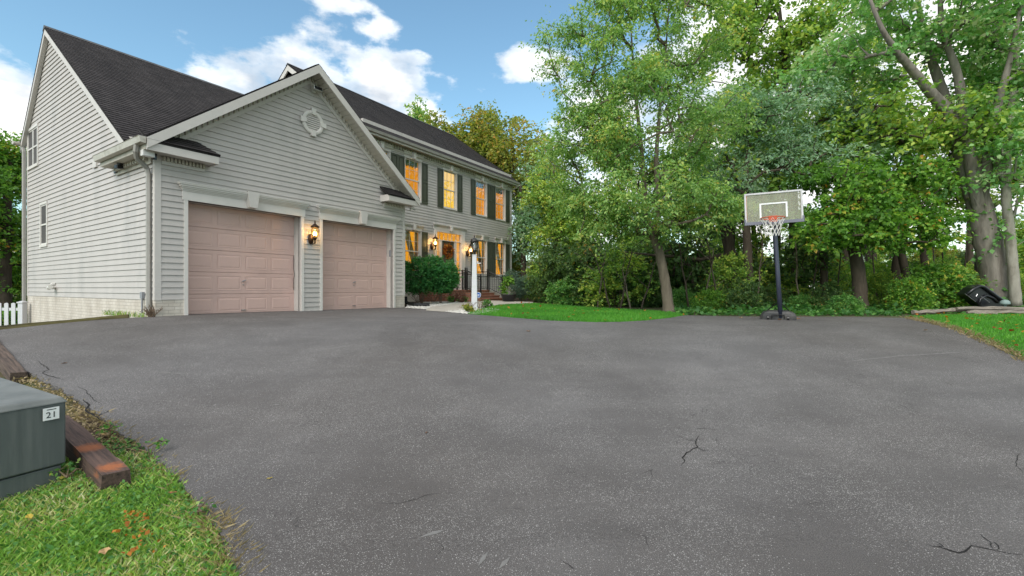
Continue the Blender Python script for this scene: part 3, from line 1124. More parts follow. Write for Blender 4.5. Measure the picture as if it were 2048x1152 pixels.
# ------------------------------------------------------------------ the house
house = empty('house', (C0.x, C0.y, HZ0), math.atan2(U.y, U.x))
tag(house, 'two-storey house with pale clapboard siding, dark shingled roofs and attached two-door garage', 'house')
GW = 6.76                      # garage width
MB_ = 3.6                      # setback of the main front wall
ML, MR = 8.05, TB(1022.5, MB_)  # main block ends
SID = .127                     # clapboard exposure
H_SB = .36                     # underside of the siding
BREAR = BS(56)
B_RIDGE, H_RIDGE = BS(101), HS(101, 58)
H_REAR = HS(56, 270)
B_FR, H_FR = BS(262), HS(262, 281)
slope_f = (H_RIDGE - H_FR) / (B_RIDGE - B_FR)
slope_r = (H_RIDGE - H_REAR) / (BREAR - B_RIDGE)
OV = .42                       # front overhang of the garage gable
T_PK = GW / 2
H_GE = HT(297, 283, -OV) + .10  # eave, top of roof
H_GP = HT(641, 130, -OV)        # peak, top of roof
T_EL, T_ER = -.28, GW + .28
sl_g = (H_GP - H_GE) / (T_PK - T_EL)


def g_roof(t):
    return H_GP - sl_g * abs(t - T_PK)


def w_roof(b):
    return H_RIDGE - slope_f * (B_RIDGE - b) if b < B_RIDGE else H_RIDGE - slope_r * (b - B_RIDGE)


def front(a, h, o):
    return (a, -o, h)


def side(a, h, o):
    return (-o, a, h)


def siding_boards(parent, plane, h0, h1, lo, hi, holes, joined=None, step=SID, thick=.024):
    """clapboards between lo(h) and hi(h), cut round the holes (a0, a1, h0, h1)"""
    h = h0
    while h < h1 - .02:
        t = min(h + step, h1)
        iv = [(max(lo(h), lo(t)) if False else lo(h), hi(h), lo(t), hi(t))]
        for (c0, c1, g0, g1) in holes:
            if g0 < (h + t) / 2 < g1:
                nx = []
                for (a, b, c, d) in iv:
                    if c1 <= a or c0 >= b:
                        nx.append((a, b, c, d))
                        continue
                    if c0 > a + .02:
                        nx.append((a, c0, c, c0))
                    if c1 < b - .02:
                        nx.append((c1, b, c1, d))
                iv = nx
        for (a, b, c, d) in iv:
            if b - a < .04:
                continue
            if d < c:
                d = c = (c + d) / 2
            mb = joined if joined is not None else MB()
            p = [plane(a, h, 0), plane(b, h, 0), plane(b, h, thick), plane(a, h, thick), plane(c, t, 0), plane(d, t, 0), plane(d, t, .004), plane(c, t, .004)]
            p = [Vector(q) for q in p]
            mb.hexa(p)
            if joined is None:
                mb.build('siding_board', 'siding', parent, fix=True)
        h += step


def wall_cells(mb, a0, a1, h0, h1, holes, plane, thick):
    A = sorted({a0, a1, *[x for q in holes for x in q[:2]]})
    H = sorted({h0, h1, *[x for q in holes for x in q[2:]]})
    for i in range(len(A) - 1):
        for j in range(len(H) - 1):
            ca, ch = (A[i] + A[i + 1]) / 2, (H[j] + H[j + 1]) / 2
            if any(q[0] < ca < q[1] and q[2] < ch < q[3] for q in holes):
                continue
            mb.hexa([Vector(plane(*q)) for q in [(A[i], H[j], 0), (A[i + 1], H[j], 0), (A[i + 1], H[j], -thick), (A[i], H[j], -thick), (A[i], H[j + 1], 0), (A[i + 1], H[j + 1], 0), (A[i + 1], H[j + 1], -thick), (A[i], H[j + 1], -thick)]])


def bx(plane, a0, a1, h0, h1, o0, o1):
    mb = MB()
    return mb.hexa([Vector(plane(*q)) for q in [(a0, h0, o0), (a1, h0, o0), (a1, h0, o1), (a0, h0, o1), (a0, h1, o0), (a1, h1, o0), (a1, h1, o1), (a0, h1, o1)]])


def addbx(mb, plane, *a):
    m2 = bx(plane, *a)
    mb.add(m2.v, m2.f)
    return mb


# ---- side wall (left)
win_up = (BS(78), BS(58.2), HS(78, 328), HS(78, 253))
win_lo = (BS(96.5), BS(83.5), HS(96.5, 489), HS(96.5, 408))
sw = MB()
prof = [(.02, -1.5), (BREAR, -1.5), (BREAR, H_REAR - .1), (B_RIDGE, H_RIDGE - .12), (B_FR + .4, w_roof(B_FR + .4) - .12), (.02, g_roof(0) - .15)]
sw.prism([(.0, b, h) for b, h in prof], (.15, 0, 0))
side_wall = sw.build('side_wall', 'siding', house, fix=True)


def s_lo(h):
    if h < g_roof(0) - .12:
        return .0
    return max(0.0, B_RIDGE - (H_RIDGE - .16 - h) / slope_f)


def s_hi(h):
    if h < H_REAR - .1:
        return BREAR
    return min(BREAR, B_RIDGE + (H_RIDGE - .16 - h) / slope_r)


siding_boards(side_wall, side, H_SB, H_RIDGE - .32, s_lo, s_hi, [win_up, win_lo])
# foundation (part) front and side
fm = MB()
fm.box(-.012, .14, .0, BREAR, -1.6, H_SB - .01)
fm.box(.0, .512, -.012, .14, -.6, H_SB + .0)
fm.box(6.363, GW + .012, -.012, .14, -.6, H_SB)
fm.box(GW, GW + .01, .14, MB_, -.6, H_SB)
fm.box(ML - 1.2, MR + .01, MB_ - .012, MB_ + .14, -.6, .45)
fm.build('foundation', 'foundation', house)
for px in (82, 145, 215, 240):
    bb = BS(px)
    MB().box(-.0135, -.0115, bb - .008, bb + .008, -1.5, H_SB - .02).build('foundation_joint', 'concrete', house)

# ---- garage front wall
D1 = (TB(375, 0), TB(601.5, 0))
D2 = (TB(644, 0), TB(786, 0))
HD0, HD1 = -.03, HT(375, 402, 0)
REC = .30
FRW = .075
holes_g = [(D1[0], D1[1], -.7, HD1), (D2[0], D2[1], -.7, HD1)]
gw = MB()
H_WT = g_roof(0) - .15
wall_cells(gw, 0.16, GW, -.6, H_WT, holes_g, front, .12)
gw.prism([(0.02, 0, H_WT), (GW - .02, 0, H_WT), (T_PK, 0, H_GP - .16)], (0, .12, 0))
garage_wall = gw.build('garage_front_wall', 'siding', house, fix=True)
hs_ = [(D1[0] - FRW, D1[1] + FRW, -1, HD1 + .36), (D2[0] - FRW, D2[1] + FRW, -1, HD1 + .36)]


def f_lo(h):
    return max(0.09, T_PK - (H_GP - .30 - h) / sl_g)


def f_hi(h):
    return min(GW - .09, T_PK + (H_GP - .30 - h) / sl_g)


h_gap0 = H_SB - SID * 3
siding_boards(garage_wall, front, H_SB, H_GP - .36, f_lo, f_hi, hs_)
siding_boards(garage_wall, front, h_gap0, H_SB, lambda h: D1[1] + FRW, lambda h: D2[0] - FRW, [])
# corner posts
MB().box(-.022, .09, -.024, .0, H_SB - .01, H_WT).box(-.024, -.0, .0, .06, H_SB - .01, H_WT).build('corner_post', 'trim', house)
MB().box(GW - .09, GW + .022, -.024, .0, H_SB - .01, H_WT).box(GW, GW + .024, .0, .09, H_SB - .01, H_WT).build('corner_post', 'trim', house)
MB().box(-.022, .0, BREAR - .09, BREAR + .02, H_SB - .01, H_REAR - .1).build('corner_post', 'trim', house)
# other garage and wing walls, seen only from other places
ob = MB()
ob.box(GW - .14, GW, .121, MB_ + .5, -.5, H_WT)
ob.box(.02, ML + .5, BREAR - .12, BREAR, -1.5, H_REAR - .12)
ob.build('wall', 'siding', house)


# ---- roofs
def roof_plane(name, e0, e1, r0, r1, parent, mat='shingle', course=.14, lift=.012, thick=.05):
    e0, e1, r0, r1 = map(Vector, (e0, e1, r0, r1))
    run = ((r0 - e0).length + (r1 - e1).length) / 2
    n = max(1, int(round(run / course)))
    nrm = (e1 - e0).cross(r0 - e0).normalized()
    if nrm.z < 0:
        nrm = -nrm
    mb = MB()
    uvs = []
    wdt = (e1 - e0).length
    for i in range(n):
        a0, a1 = e0.lerp(r0, i / n), e1.lerp(r1, i / n)
        b0, b1 = e0.lerp(r0, min(1, (i + 1.0) / n)), e1.lerp(r1, min(1, (i + 1.0) / n))
        k = len(mb.v)
        mb.v += [tuple(a0 + nrm * lift), tuple(a1 + nrm * lift), tuple(b1), tuple(b0), tuple(a0), tuple(a1)]
        mb.f += [(k, k + 1, k + 2, k + 3), (k + 4, k + 5, k + 1, k)]
        u0 = 0.0
        u1 = wdt
        v0, v1 = i * .14 + .002, (i + 1) * .14 - .002
        uvs += [(u0, v0), (u1, v0), (u1, v1), (u0, v1), (u0, v0), (u1, v0), (u1, v0 + .01), (u0, v0 + .01)]
    k = len(mb.v)
    dn = -nrm * thick
    q = [e0, e1, r1, r0]
    mb.v += [tuple(p) for p in q] + [tuple(p + dn) for p in q]
    for f in [(7, 6, 5, 4), (0, 1, 5, 4), (1, 2, 6, 5), (2, 3, 7, 6), (3, 0, 4, 7)]:
        mb.f.append(tuple(k + i for i in f))
        uvs += [(0, 0), (.1, 0), (.1, .01), (0, .01)]
    o = mb.build(name, mat, parent)
    uv = o.data.uv_layers.new(name='UVMap')
    uv.data.foreach_set('uv', [c for q in uvs for c in q])
    return o


BK = B_RIDGE - (H_RIDGE - H_GP) / slope_f + .4       # garage ridge dies into the wing roof
roof_plane('garage_roof', (T_EL, -OV, H_GE), (T_EL, 2.2, H_GE), (T_PK, -OV, H_GP), (T_PK, BK, H_GP), house)
roof_plane('garage_roof', (T_ER, -OV, H_GE), (T_ER, 3.3, H_GE), (T_PK, -OV, H_GP), (T_PK, BK, H_GP), house)
roof_plane('wing_roof', (-.13, B_FR - .05, w_roof(B_FR - .05)), (ML + .3, B_FR - .05, w_roof(B_FR - .05)), (-.13, B_RIDGE, H_RIDGE), (ML + .3, B_RIDGE, H_RIDGE), house)
roof_plane('wing_roof', (-.13, BREAR + .28, w_roof(BREAR + .28)), (ML + .3, BREAR + .28, w_roof(BREAR + .28)), (-.13, B_RIDGE, H_RIDGE), (ML + .3, B_RIDGE, H_RIDGE), house)
# ridge caps
MB().prism([(-.14, B_RIDGE - .13, H_RIDGE - .07), (-.14, B_RIDGE, H_RIDGE + .035), (-.14, B_RIDGE + .13, H_RIDGE - .11)], (ML + .1, 0, 0)).build('ridge_cap', 'base_black', house, fix=True)


def rake(name, p0, p1, drop, thick, dirv, parent, mat='trim', down=(0, 0, -1), gap=.045):
    """board under a roof edge from p0 to p1; dirv is its outward thickness"""
    p0, p1 = Vector(p0), Vector(p1)
    d = Vector(down)
    mb = MB()
    q = [p0 + d * (drop + gap), p1 + d * (drop + gap), p1 + d * gap, p0 + d * gap]
    mb.prism([tuple(x) for x in q], Vector(dirv) * thick)
    return mb.build(name, mat, parent, fix=True)


# wing rakes on the side wall
rake('rake_board', (-.125, B_FR - .05, w_roof(B_FR - .05)), (-.125, B_RIDGE, H_RIDGE), .19, .10, (1, 0, 0), house)
rake('rake_board', (-.125, BREAR + .28, w_roof(BREAR + .28)), (-.125, B_RIDGE, H_RIDGE), .19, .10, (1, 0, 0), house)
# garage gable fascia
for s, te in ((-1, T_EL), (1, T_ER)):
    rk = rake('rake_fascia', (te, -OV - .02, H_GE), (T_PK, -OV - .02, H_GP), .21, .035, (0, 1, 0), house, gap=.03)
    # sloping soffit as separate panels
    npan = 34
    sof = empty('soffit', (0, 0, 0))
    sof.parent = house
    for i in range(npan):
        a, b = i / npan, (i + 1) / npan - .0035
        t0, t1 = te + (T_PK - te) * a, te + (T_PK - te) * b
        h0, h1 = H_GE + (H_GP - H_GE) * a - .23, H_GE + (H_GP - H_GE) * b - .23
        MB().prism([(t0, -OV + .017, h0), (t1, -OV + .017, h1), (t1, -OV + .017, h1 + .02), (t0, -OV + .017, h0 + .02)], (0, OV - .017, 0)).build('soffit_panel', 'soffit', sof, fix=True)
    # frieze board and dentils against the wall
    fz = MB()
    fz.prism([(te + (T_PK - te) * .10, -.045, g_roof(te + (T_PK - te) * .10) - .42), (T_PK, -.045, H_GP - .42), (T_PK, -.045, H_GP - .24), (te + (T_PK - te) * .10, -.045, g_roof(te + (T_PK - te) * .10) - .24)], (0, .044, 0))
    fr_ = fz.build('rake_frieze', 'trim', house, fix=True)
    nd_ = 34
    for i in range(4, nd_):
        a = (i + .25) / nd_
        b = (i + .70) / nd_
        t0, t1 = te + (T_PK - te) * a, te + (T_PK - te) * b
        MB().prism([(t0, -.085, g_roof(t0) - .325), (t1, -.085, g_roof(t1) - .325), (t1, -.085, g_roof(t1) - .232), (t0, -.085, g_roof(t0) - .232)], (0, .039, 0)).build('dentil', 'soffit', fr_, fix=True)

# cornice returns at the feet of the gable
RW = 1.28
for s in (-1, 1):
    ta = T_EL if s < 0 else T_ER - RW
    tb = ta + RW
    hb, ht = H_GE - .26, H_GE - .07
    rt = MB()
    rt.box(ta, tb, -OV + .015, -OV + .045, hb, ht)
    xi = tb - .03 if s < 0 else ta
    rt.box(xi, xi + .03, -OV + .045, -.001, hb, ht)
    rt.box(ta + .03, tb - .03, -OV + .045, -.001, hb + .02, hb + .04)
    ret = rt.build('cornice_return', 'trim', house)
    te0, te1 = (ta, tb + .02) if s < 0 else (ta - .02, tb)
    roof_plane('return_roof', (te0, -OV - .015, ht + .005), (te1, -OV - .015, ht + .005), (te0, -.005, ht + .30), (te1 + (-.28 if s < 0 else 0), -.005, ht + .30) if s < 0 else (te1, -.005, ht + .30), house, course=.105)
    # frieze under the return with dentils
    t0, t1 = (0.09, tb - .12) if s < 0 else (ta + .12, GW - .09)
    f2 = MB().box(t0, t1, -.045, -.002, hb - .14, hb + .0).build('return_frieze', 'trim', house)
    k = 12
    for i in range(k):
        x = t0 + (t1 - t0) * (i + .2) / k
        MB().box(x, x + (t1 - t0) / k * .55, -.10, -.046, hb - .075, hb + .012).build('dentil', 'soffit', f2)

# eave gutter and boxed soffit on the left of the garage
gm = MB()
prof_g = [(-.30, H_GE - .155), (-.385, H_GE - .14), (-.41, H_GE - .04), (-.42, H_GE - .03), (-.405, H_GE - .03), (-.29, H_GE - .03)]
gm.prism([(t, -OV - .01, h) for t, h in prof_g], (0, 2.55, 0))
gm.build('gutter', 'gutter', house, fix=True)
MB().box(-.285, -.025, -OV + .046, 2.1, H_GE - .245, H_GE - .225).box(-.285, -.262, -OV + .046, 2.1, H_GE - .224, H_GE - .05).box(-.26, -.025, 2.08, 2.1, H_GE - .224, H_GE - .05).build('eave_soffit', 'soffit', house)
ef = MB().box(-.05, -.021, .08, 2.0, H_GE - .40, H_GE - .246).build('eave_frieze', 'soffit', house)
for i in range(13):
    b0 = .22 + i * .135
    MB().box(-.115, -.051, b0, b0 + .07, H_GE - .33, H_GE - .247).build('dentil', 'soffit', ef)
# rear gutter stub
MB().box(-.16, ML, BREAR + .24, BREAR + .36, H_REAR - .32, H_REAR - .20).build('gutter', 'gutter', house)
# downspouts
ds = MB()
ds.tube([(-.345, -.12, H_GE - .14), (-.345, -.08, H_GE - .26), (-.30, .02, H_GE - .36), (-.10, .13, H_GE - .50), (-.065, .14, H_GE - .62), (-.065, .14, H_SB - .30)], .046, 6)
ds.build('downspout', 'downspout', house)
MB().tube([(-.075, BREAR + .26, H_REAR - .3), (-.075, BREAR + .06, H_REAR - .55), (-.075, BREAR + .05, -.4)], .05, 6).build('downspout', 'downspout', house)
MB().tube([(-.075, BREAR + .26, H_REAR - .3), (-.30, BREAR + .2, H_REAR - .30)], .06, 6).build('gutter_end', 'gutter', house)
# right-hand downspout of the garage is hidden; its drain pipe lies in the bed (built later)


# ---- side windows
def side_window(wn, panes):
    a0, a1, h0, h1 = wn
    root = MB()
    fw = .055
    addbx(root, side, a0 - .03, a1 + .03, h1 - .0, h1 + .07, .0, .045)
    addbx(root, side, a0 - .03, a1 + .03, h0 - .07, h0, .0, .05)
    addbx(root, side, a0 - .03, a0 + fw - .02, h0, h1, .0, .04)
    addbx(root, side, a1 - fw + .02, a1 + .03, h0, h1, .0, .04)
    wobj = root.build('window', 'white_trim', house, fix=True)
    n = panes
    wd = (a1 - a0) / n
    for i in range(n):
        c0, c1 = a0 + i * wd, a0 + (i + 1) * wd
        fr2 = MB()
        hm = (h0 + h1) / 2
        addbx(fr2, side, c0 + .01, c1 - .01, hm - .025, hm + .02, .002, .03)
        addbx(fr2, side, c0 + .01, c0 + .05, h0, h1, .001, .025)
        addbx(fr2, side, c1 - .05, c1 - .01, h0, h1, .001, .025)
        addbx(fr2, side, c0 + .05, c1 - .05, h0, h0 + .04, .001, .025)
        addbx(fr2, side, c0 + .05, c1 - .05, h1 - .04, h1, .001, .025)
        fr2.build('sash', 'white_trim', wobj, fix=True)
        for (g0, g1) in ((h0 + .03, hm - .02), (hm + .015, h1 - .03)):
            bx(side, c0 + .03, c1 - .03, g0, g1, .004, .012).build('pane', 'screen_pane', wobj, fix=True)
    return wobj


side_window(win_up, 2)
side_window(win_lo, 1)
# small wall box, vent pipes, conduit, dryer cap
bx(side, BS(197), BS(190), HS(193, 337), HS(193, 321), .0, .05).build('meter_box', 'trim', house, fix=True)
vb = BS(112)
vh = HS(112, 577)
vp = MB()
vp.tube([(-.02, vb, vh + .02), (-.10, vb, vh + .02), (-.15, vb - .02, vh - .0), (-.16, vb - .10, vh), (-.16, vb - .22, vh + .02)], .055, 8)
vp.tube([(-.02, vb + .02, vh + .10), (-.07, vb + .02, vh + .10), (-.11, vb - .02, vh + .06)], .05, 8)
vp.build('vent_pipe', 'pvc', house, smooth=False)
cb_ = BS(290)
bx(side, cb_ - .055, cb_ + .055, HS(290, 598), HS(290, 585), .0, .07).build('junction_box', 'grey_box', house, fix=True)
MB().tube([(-.05, cb_, HS(290, 597)), (-.05, cb_, -.2)], .018, 6).build('conduit', 'grey_box', house)

# ---- garage doors


def garage_door(t0, t1, handle_px):
    dh = (HD1 - HD0)
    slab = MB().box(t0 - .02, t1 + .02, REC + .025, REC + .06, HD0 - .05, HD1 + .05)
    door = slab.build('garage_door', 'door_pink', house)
    n = 5
    sh = dh / n
    sm = None
    for i in range(n):
        z0 = HD0 + i * sh
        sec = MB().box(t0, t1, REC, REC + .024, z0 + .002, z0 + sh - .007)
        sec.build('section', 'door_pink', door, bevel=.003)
    pw = (t1 - t0 - .10 * 5) / 4
    ph = sh - .17
    pm = MB()
    for (q0, q1, y) in ((0, 0, 0.0), (.022, .022, .005), (.055, .055, -.002)):
        pm.v += [(q0, y, q1), (pw - q0, y, q1), (pw - q0, y, ph - q1), (q0, y, ph - q1)]
    for k in (0, 4):
        for j in range(4):
            pm.f.append((k + j, k + (j + 1) % 4, k + 4 + (j + 1) % 4, k + 4 + j))
    pm.f.append((8, 9, 10, 11))
    # recessed groove then raised field, standing just proud of the section
    pm.v = [(x, y - .0055, z) for x, y, z in pm.v]
    pme = pm.mesh('panel')
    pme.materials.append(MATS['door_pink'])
    for i in range(n):
        for j in range(4):
            o = share('panel', pme, door)
            o.location = (t0 + .10 + j * (pw + .10), REC - .0005, HD0 + i * sh + .085)
    tm = (t0 + t1) / 2
    hh = HD0 + sh * 1.62
    hd = MB()
    hd.tube([(tm - .045, REC - .035, hh - .02), (tm + .05, REC - .035, hh + .02)], .012, 6)
    hd.tube([(tm, REC, hh), (tm, REC - .035, hh)], .014, 6)
    hd.build('handle', 'steel', door)
    MB().lathe([(.02, 0), (.02, .012)], (tm, REC - .006, hh - .10), 8).build('lock', 'steel', door)
    MB().box(tm - .05, tm + .05, REC - .03, REC, HD0 + .10, HD0 + .115).build('lift_handle', 'steel', door)
    MB().box(t0, t1, REC - .006, REC + .03, HD0 - .03, HD0 + .0).build('weather_strip', 'white_trim', door)
    # reveal (jambs and head) and casing
    jb = MB()
    jb.box(t0 - .018, t0, .001, REC + .02, -.5, HD1 + .018)
    jb.box(t1, t1 + .018, .001, REC + .02, -.5, HD1 + .018)
    jb.box(t0, t1, .001, REC + .02, HD1, HD1 + .018)
    jb.build('door_jamb', 'trim', house)
    MB().box(t0 - FRW, t0, -.034, .0005, -.4, HD1).build('door_casing', 'white_trim', house)
    MB().box(t1, t1 + FRW, -.034, .0005, -.4, HD1).build('door_casing', 'white_trim', house)
    # crosshead: flat board, stacked crown, keystone
    ch = MB()
    e0, e1 = t0 - FRW - .03, t1 + FRW + .03
    ch.box(e0, e1, -.04, .0005, HD1, HD1 + .19)
    for (o, z0, z1, dp) in ((.005, .19, .215, .055), (.02, .215, .245, .075), (.035, .245, .275, .10), (.06, .275, .315, .125), (.085, .315, .345, .15), (.09, .345, .36, .16)):
        ch.box(e0 - o, e1 + o, -dp, .0005, HD1 + z0, HD1 + z1)
    chd = ch.build('crosshead', 'white_trim', house)
    ks = MB()
    ks.prism([(tm - .085, -.19, HD1 + .02), (tm + .085, -.19, HD1 + .02), (tm + .135, -.19, HD1 + .385), (tm - .135, -.19, HD1 + .385)], (0, .185, 0))
    ks.build('keystone', 'trim', chd, fix=True)
    return door


garage_door(D1[0], D1[1], 570)
garage_door(D2[0], D2[1], 710)
MB().box(D2[1] - .012, D2[1] - .0005, .10, .17, HT(786, 512, 0) - .03, HT(786, 505, 0) + .06).build('keypad', 'grey_box', house)
# bent cable hanging beside the first door
MB().tube([(D1[1] - .02, REC - .02, 1.45), (D1[1] - .03, REC - .03, 1.1), (D1[1] - .012, REC - .05, .95), (D1[1] - .03, REC - .03, .82), (D1[1] - .02, REC - .02, .55)], .006, 5).build('cable', 'black_iron', house)

# ---- round gable vent
vt, vh = TB(624, 0), HT(624, 247, 0)
rv = MB()
n = 32
ro, ri = .315, .215
for (r, o) in ((ro, .02), (ro, .06), (ro - .03, .075), (ri + .03, .075), (ri, .055), (ri, .02)):
    for j in range(n):
        a = 2 * math.pi * j / n
        rv.v.append((vt + r * math.cos(a), -o, vh + r * math.sin(a)))
for i in range(5):
    for j in range(n):
        rv.f.append((i * n + j, i * n + (j + 1) % n, (i + 1) * n + (j + 1) % n, (i + 1) * n + j))
vent = rv.build('gable_vent', 'white_trim', house, fix=True)
for i in range(8):
    z = vh - .19 + i * .054
    hw = math.sqrt(max(.001, (ri + .004) ** 2 - (z - vh) ** 2))
    MB().prism([(vt - hw, -.055, z - .016), (vt - hw, -.05, z - .022), (vt - hw, -.022, z + .02), (vt - hw, -.027, z + .026)], (2 * hw, 0, 0)).build('louvre', 'white_trim', vent, fix=True)
for j in range(4):
    a = math.pi / 2 * j
    ca, sa = math.cos(a), math.sin(a)

    def rp(r, s):
        return (vt + ca * r - sa * s, -.095, vh + sa * r + ca * s)
    MB().prism([rp(ri - .01, -.045), rp(ri - .01, .045), rp(ro + .05, .07), rp(ro + .05, -.07)], (0, .075, 0)).build('key_block', 'white_trim', vent, fix=True)

# ---- main block
H_ME = HT(1022, 360, MB_) + .02         # soffit level at the wall
H_SB2 = .45
BR2 = 8.2                               # main ridge setback
H_MR = HT(575, 128, BR2)
T_RL = TB(575, BR2)
wB = (TB(810, MB_), TB(839.8, MB_))
wC = (TB(886.8, MB_), TB(912, MB_))
wD = (TB(951, MB_), TB(972.5, MB_))
wE = (TB(990.8, MB_), TB(1009.3, MB_))
WW = sum(b - a for a, b in (wB, wC, wD, wE)) / 4
cen = [sum(q) / 2 for q in (wB, wC, wD, wE)]
cA = TB(778, MB_) - WW / 2
H2T, H2B = HT(887, 341, MB_), HT(887, 415, MB_)
H1T, H1B = HT(990.5, 486.5, MB_), HT(1007, 552, MB_)
wins = [(cA, H2B, H2T, 'o'), (cen[0], H2B, H2T, 'o'), (cen[1], H2B, H2T, 'y'), (cen[2], H2B, H2T, 'o'), (cen[3], H2B, H2T, 'o'),
        (cen[0], H1B, H1T, 'c'), (cen[2], H1B, H1T, 'c'), (cen[3], H1B, H1T, 'c')]
dL, dR = TB(867.7, MB_), TB(928.7, MB_)
dT = HT(868, 459, MB_)
PF = HT(934, 581, 1.9)                   # porch floor height
hw = WW / 2
holes_m = [(c - hw, c + hw, a, b) for c, a, b, k in wins] + [(dL, dR, PF - .2, dT)]
mw = MB()
wall_cells(mw, ML, MR, -.5, H_ME + .25, holes_m, lambda a, h, o: (a, MB_ - o, h), .14)
main_wall = mw.build('main_front_wall', 'siding', house, fix=True)
sj = MB()
pl_m = lambda a, h, o: (a, MB_ - o, h)
siding_boards(None, pl_m, H_SB2, H_ME - .16, lambda h: ML, lambda h: MR - .09, [(a - .05, b + .05, c - .05, d + (.30 if d < dT + .2 else .30)) for a, b, c, d in holes_m], joined=sj, thick=.027)
sj_o = sj.build('siding', 'siding', main_wall, fix=True)
sj_o['kind'] = 'stuff'
MB().box(MR - .09, MR + .02, MB_ - .026, MB_, H_SB2, H_ME - .02).build('corner_post', 'trim', house)
# end and rear walls of the main block, gable triangles
BB2 = BR2 * 2 - MB_
mo = MB()
for t0 in (ML, MR - .14):
    mo.prism([(t0, MB_ + .141, -.5), (t0, BB2, -.5), (t0, BB2, H_ME + .1), (t0, BR2, H_MR - .12), (t0, MB_ + .141, H_ME + .1)], (.14, 0, 0))
mo.box(ML + .14, MR - .14, BB2 - .14, BB2, -.5, H_ME + .1)
mo.build('wall', 'siding', house, fix=True)
gsd = MB()
sl_m = (H_MR - (H_ME + .1)) / (BR2 - MB_)
siding_boards(None, lambda a, h, o: (ML - o, a, h), H_ME - .8, H_MR - .3, lambda h: max(MB_, BR2 - (H_MR - .3 - h) / sl_m), lambda h: min(BB2, BR2 + (H_MR - .3 - h) / sl_m), [], joined=gsd, thick=.034)
gsd.build('siding', 'siding', house, fix=True)['kind'] = 'stuff'
# roof
EO = .38
H_EV = H_MR - sl_m * (BR2 - (MB_ - EO))
T_RR = MR + .22
roof_plane('main_roof', (T_RL, MB_ - EO, H_EV), (T_RR, MB_ - EO, H_EV), (T_RL, BR2, H_MR), (T_RR, BR2, H_MR), house)
roof_plane('main_roof', (T_RL, BB2 + EO, H_EV), (T_RR, BB2 + EO, H_EV), (T_RL, BR2, H_MR), (T_RR, BR2, H_MR), house)
for tt, dv in ((T_RL + .004, 1), (T_RR - .004, -1)):
    for sgn in (-1, 1):
        rake('rake_board', (tt, BR2 + sgn * (BR2 - MB_ + EO), H_EV), (tt, BR2, H_MR), .26, .05, (dv, 0, 0), house)
MB().prism([(T_RL - .005, BR2 - .13, H_MR - .06), (T_RL - .005, BR2, H_MR + .035), (T_RL - .005, BR2 + .13, H_MR - .06)], (T_RR - T_RL, 0, 0)).build('ridge_cap', 'base_black', house, fix=True)
# eave: fascia, gutter, soffit, frieze with dentils
yb = MB_ - EO
MB().box(T_RL + .06, T_RR - .06, yb + .0, yb + .03, H_EV - .24, H_EV - .06).build('fascia', 'trim', house)
MB().prism([(T_RL, yb - .002, H_EV - .17), (T_RL, yb - .085, H_EV - .155), (T_RL, yb - .11, H_EV - .05), (T_RL, yb - .002, H_EV - .05)], (T_RR - T_RL, 0, 0)).build('gutter', 'downspout', house, fix=True)
MB().box(T_RL + .06, T_RR - .06, yb + .03, MB_ - .001, H_EV - .22, H_EV - .20).build('soffit', 'soffit', house)
mf = MB().box(ML, MR, MB_ - .05, MB_ - .001, H_EV - .50, H_EV - .222).build('frieze', 'trim', house)
dm = MB()
k = int((MR - ML) / .15)
for i in range(k):
    x = ML + (MR - ML) * (i + .25) / k
    dm.box(x, x + .08, MB_ - .12, MB_ - .051, H_EV - .36, H_EV - .235)
dm.box(ML, MR, MB_ - .08, MB_ - .051, H_EV - .45, H_EV - .40)
dmo = dm.build('dentil_course', 'soffit', mf)
dmo['kind'] = 'stuff'
MB().tube([(T_RR - .1, yb - .05, H_EV - .17), (T_RR - .1, yb + .1, H_EV - .32), (MR + .05, MB_ - .02, H_EV - .45), (MR + .06, MB_ + .05, H_EV - .6), (MR + .06, MB_ + .05, -.2)], .05, 6).build('downspout', 'gutter', house)


def crosshead(parent, plane, a0, a1, h, k=.18, keys=True):
    m = MB()
    addbx(m, plane, a0 - .03, a1 + .03, h, h + .13, .0, .045)
    for (o, z0, z1, dp) in ((.005, .13, .155, .06), (.03, .155, .19, .085), (.055, .19, .225, .115), (.075, .225, .25, .135)):
        addbx(m, plane, a0 - .03 - o, a1 + .03 + o, h + z0, h + z1, .0, dp)
    c = m.build('crosshead', 'white_trim', parent, fix=True)
    tm = (a0 + a1) / 2
    b = MB()
    b.prism([Vector(plane(tm - .06, h + .005, .16)), Vector(plane(tm + .06, h + .005, .16)), Vector(plane(tm + .095, h + .28, .16)), Vector(plane(tm - .095, h + .28, .16))],
            Vector(plane(0, 0, 0)) - Vector(plane(0, 0, .155)))
    b.build('keystone', 'white_trim', parent, fix=True)


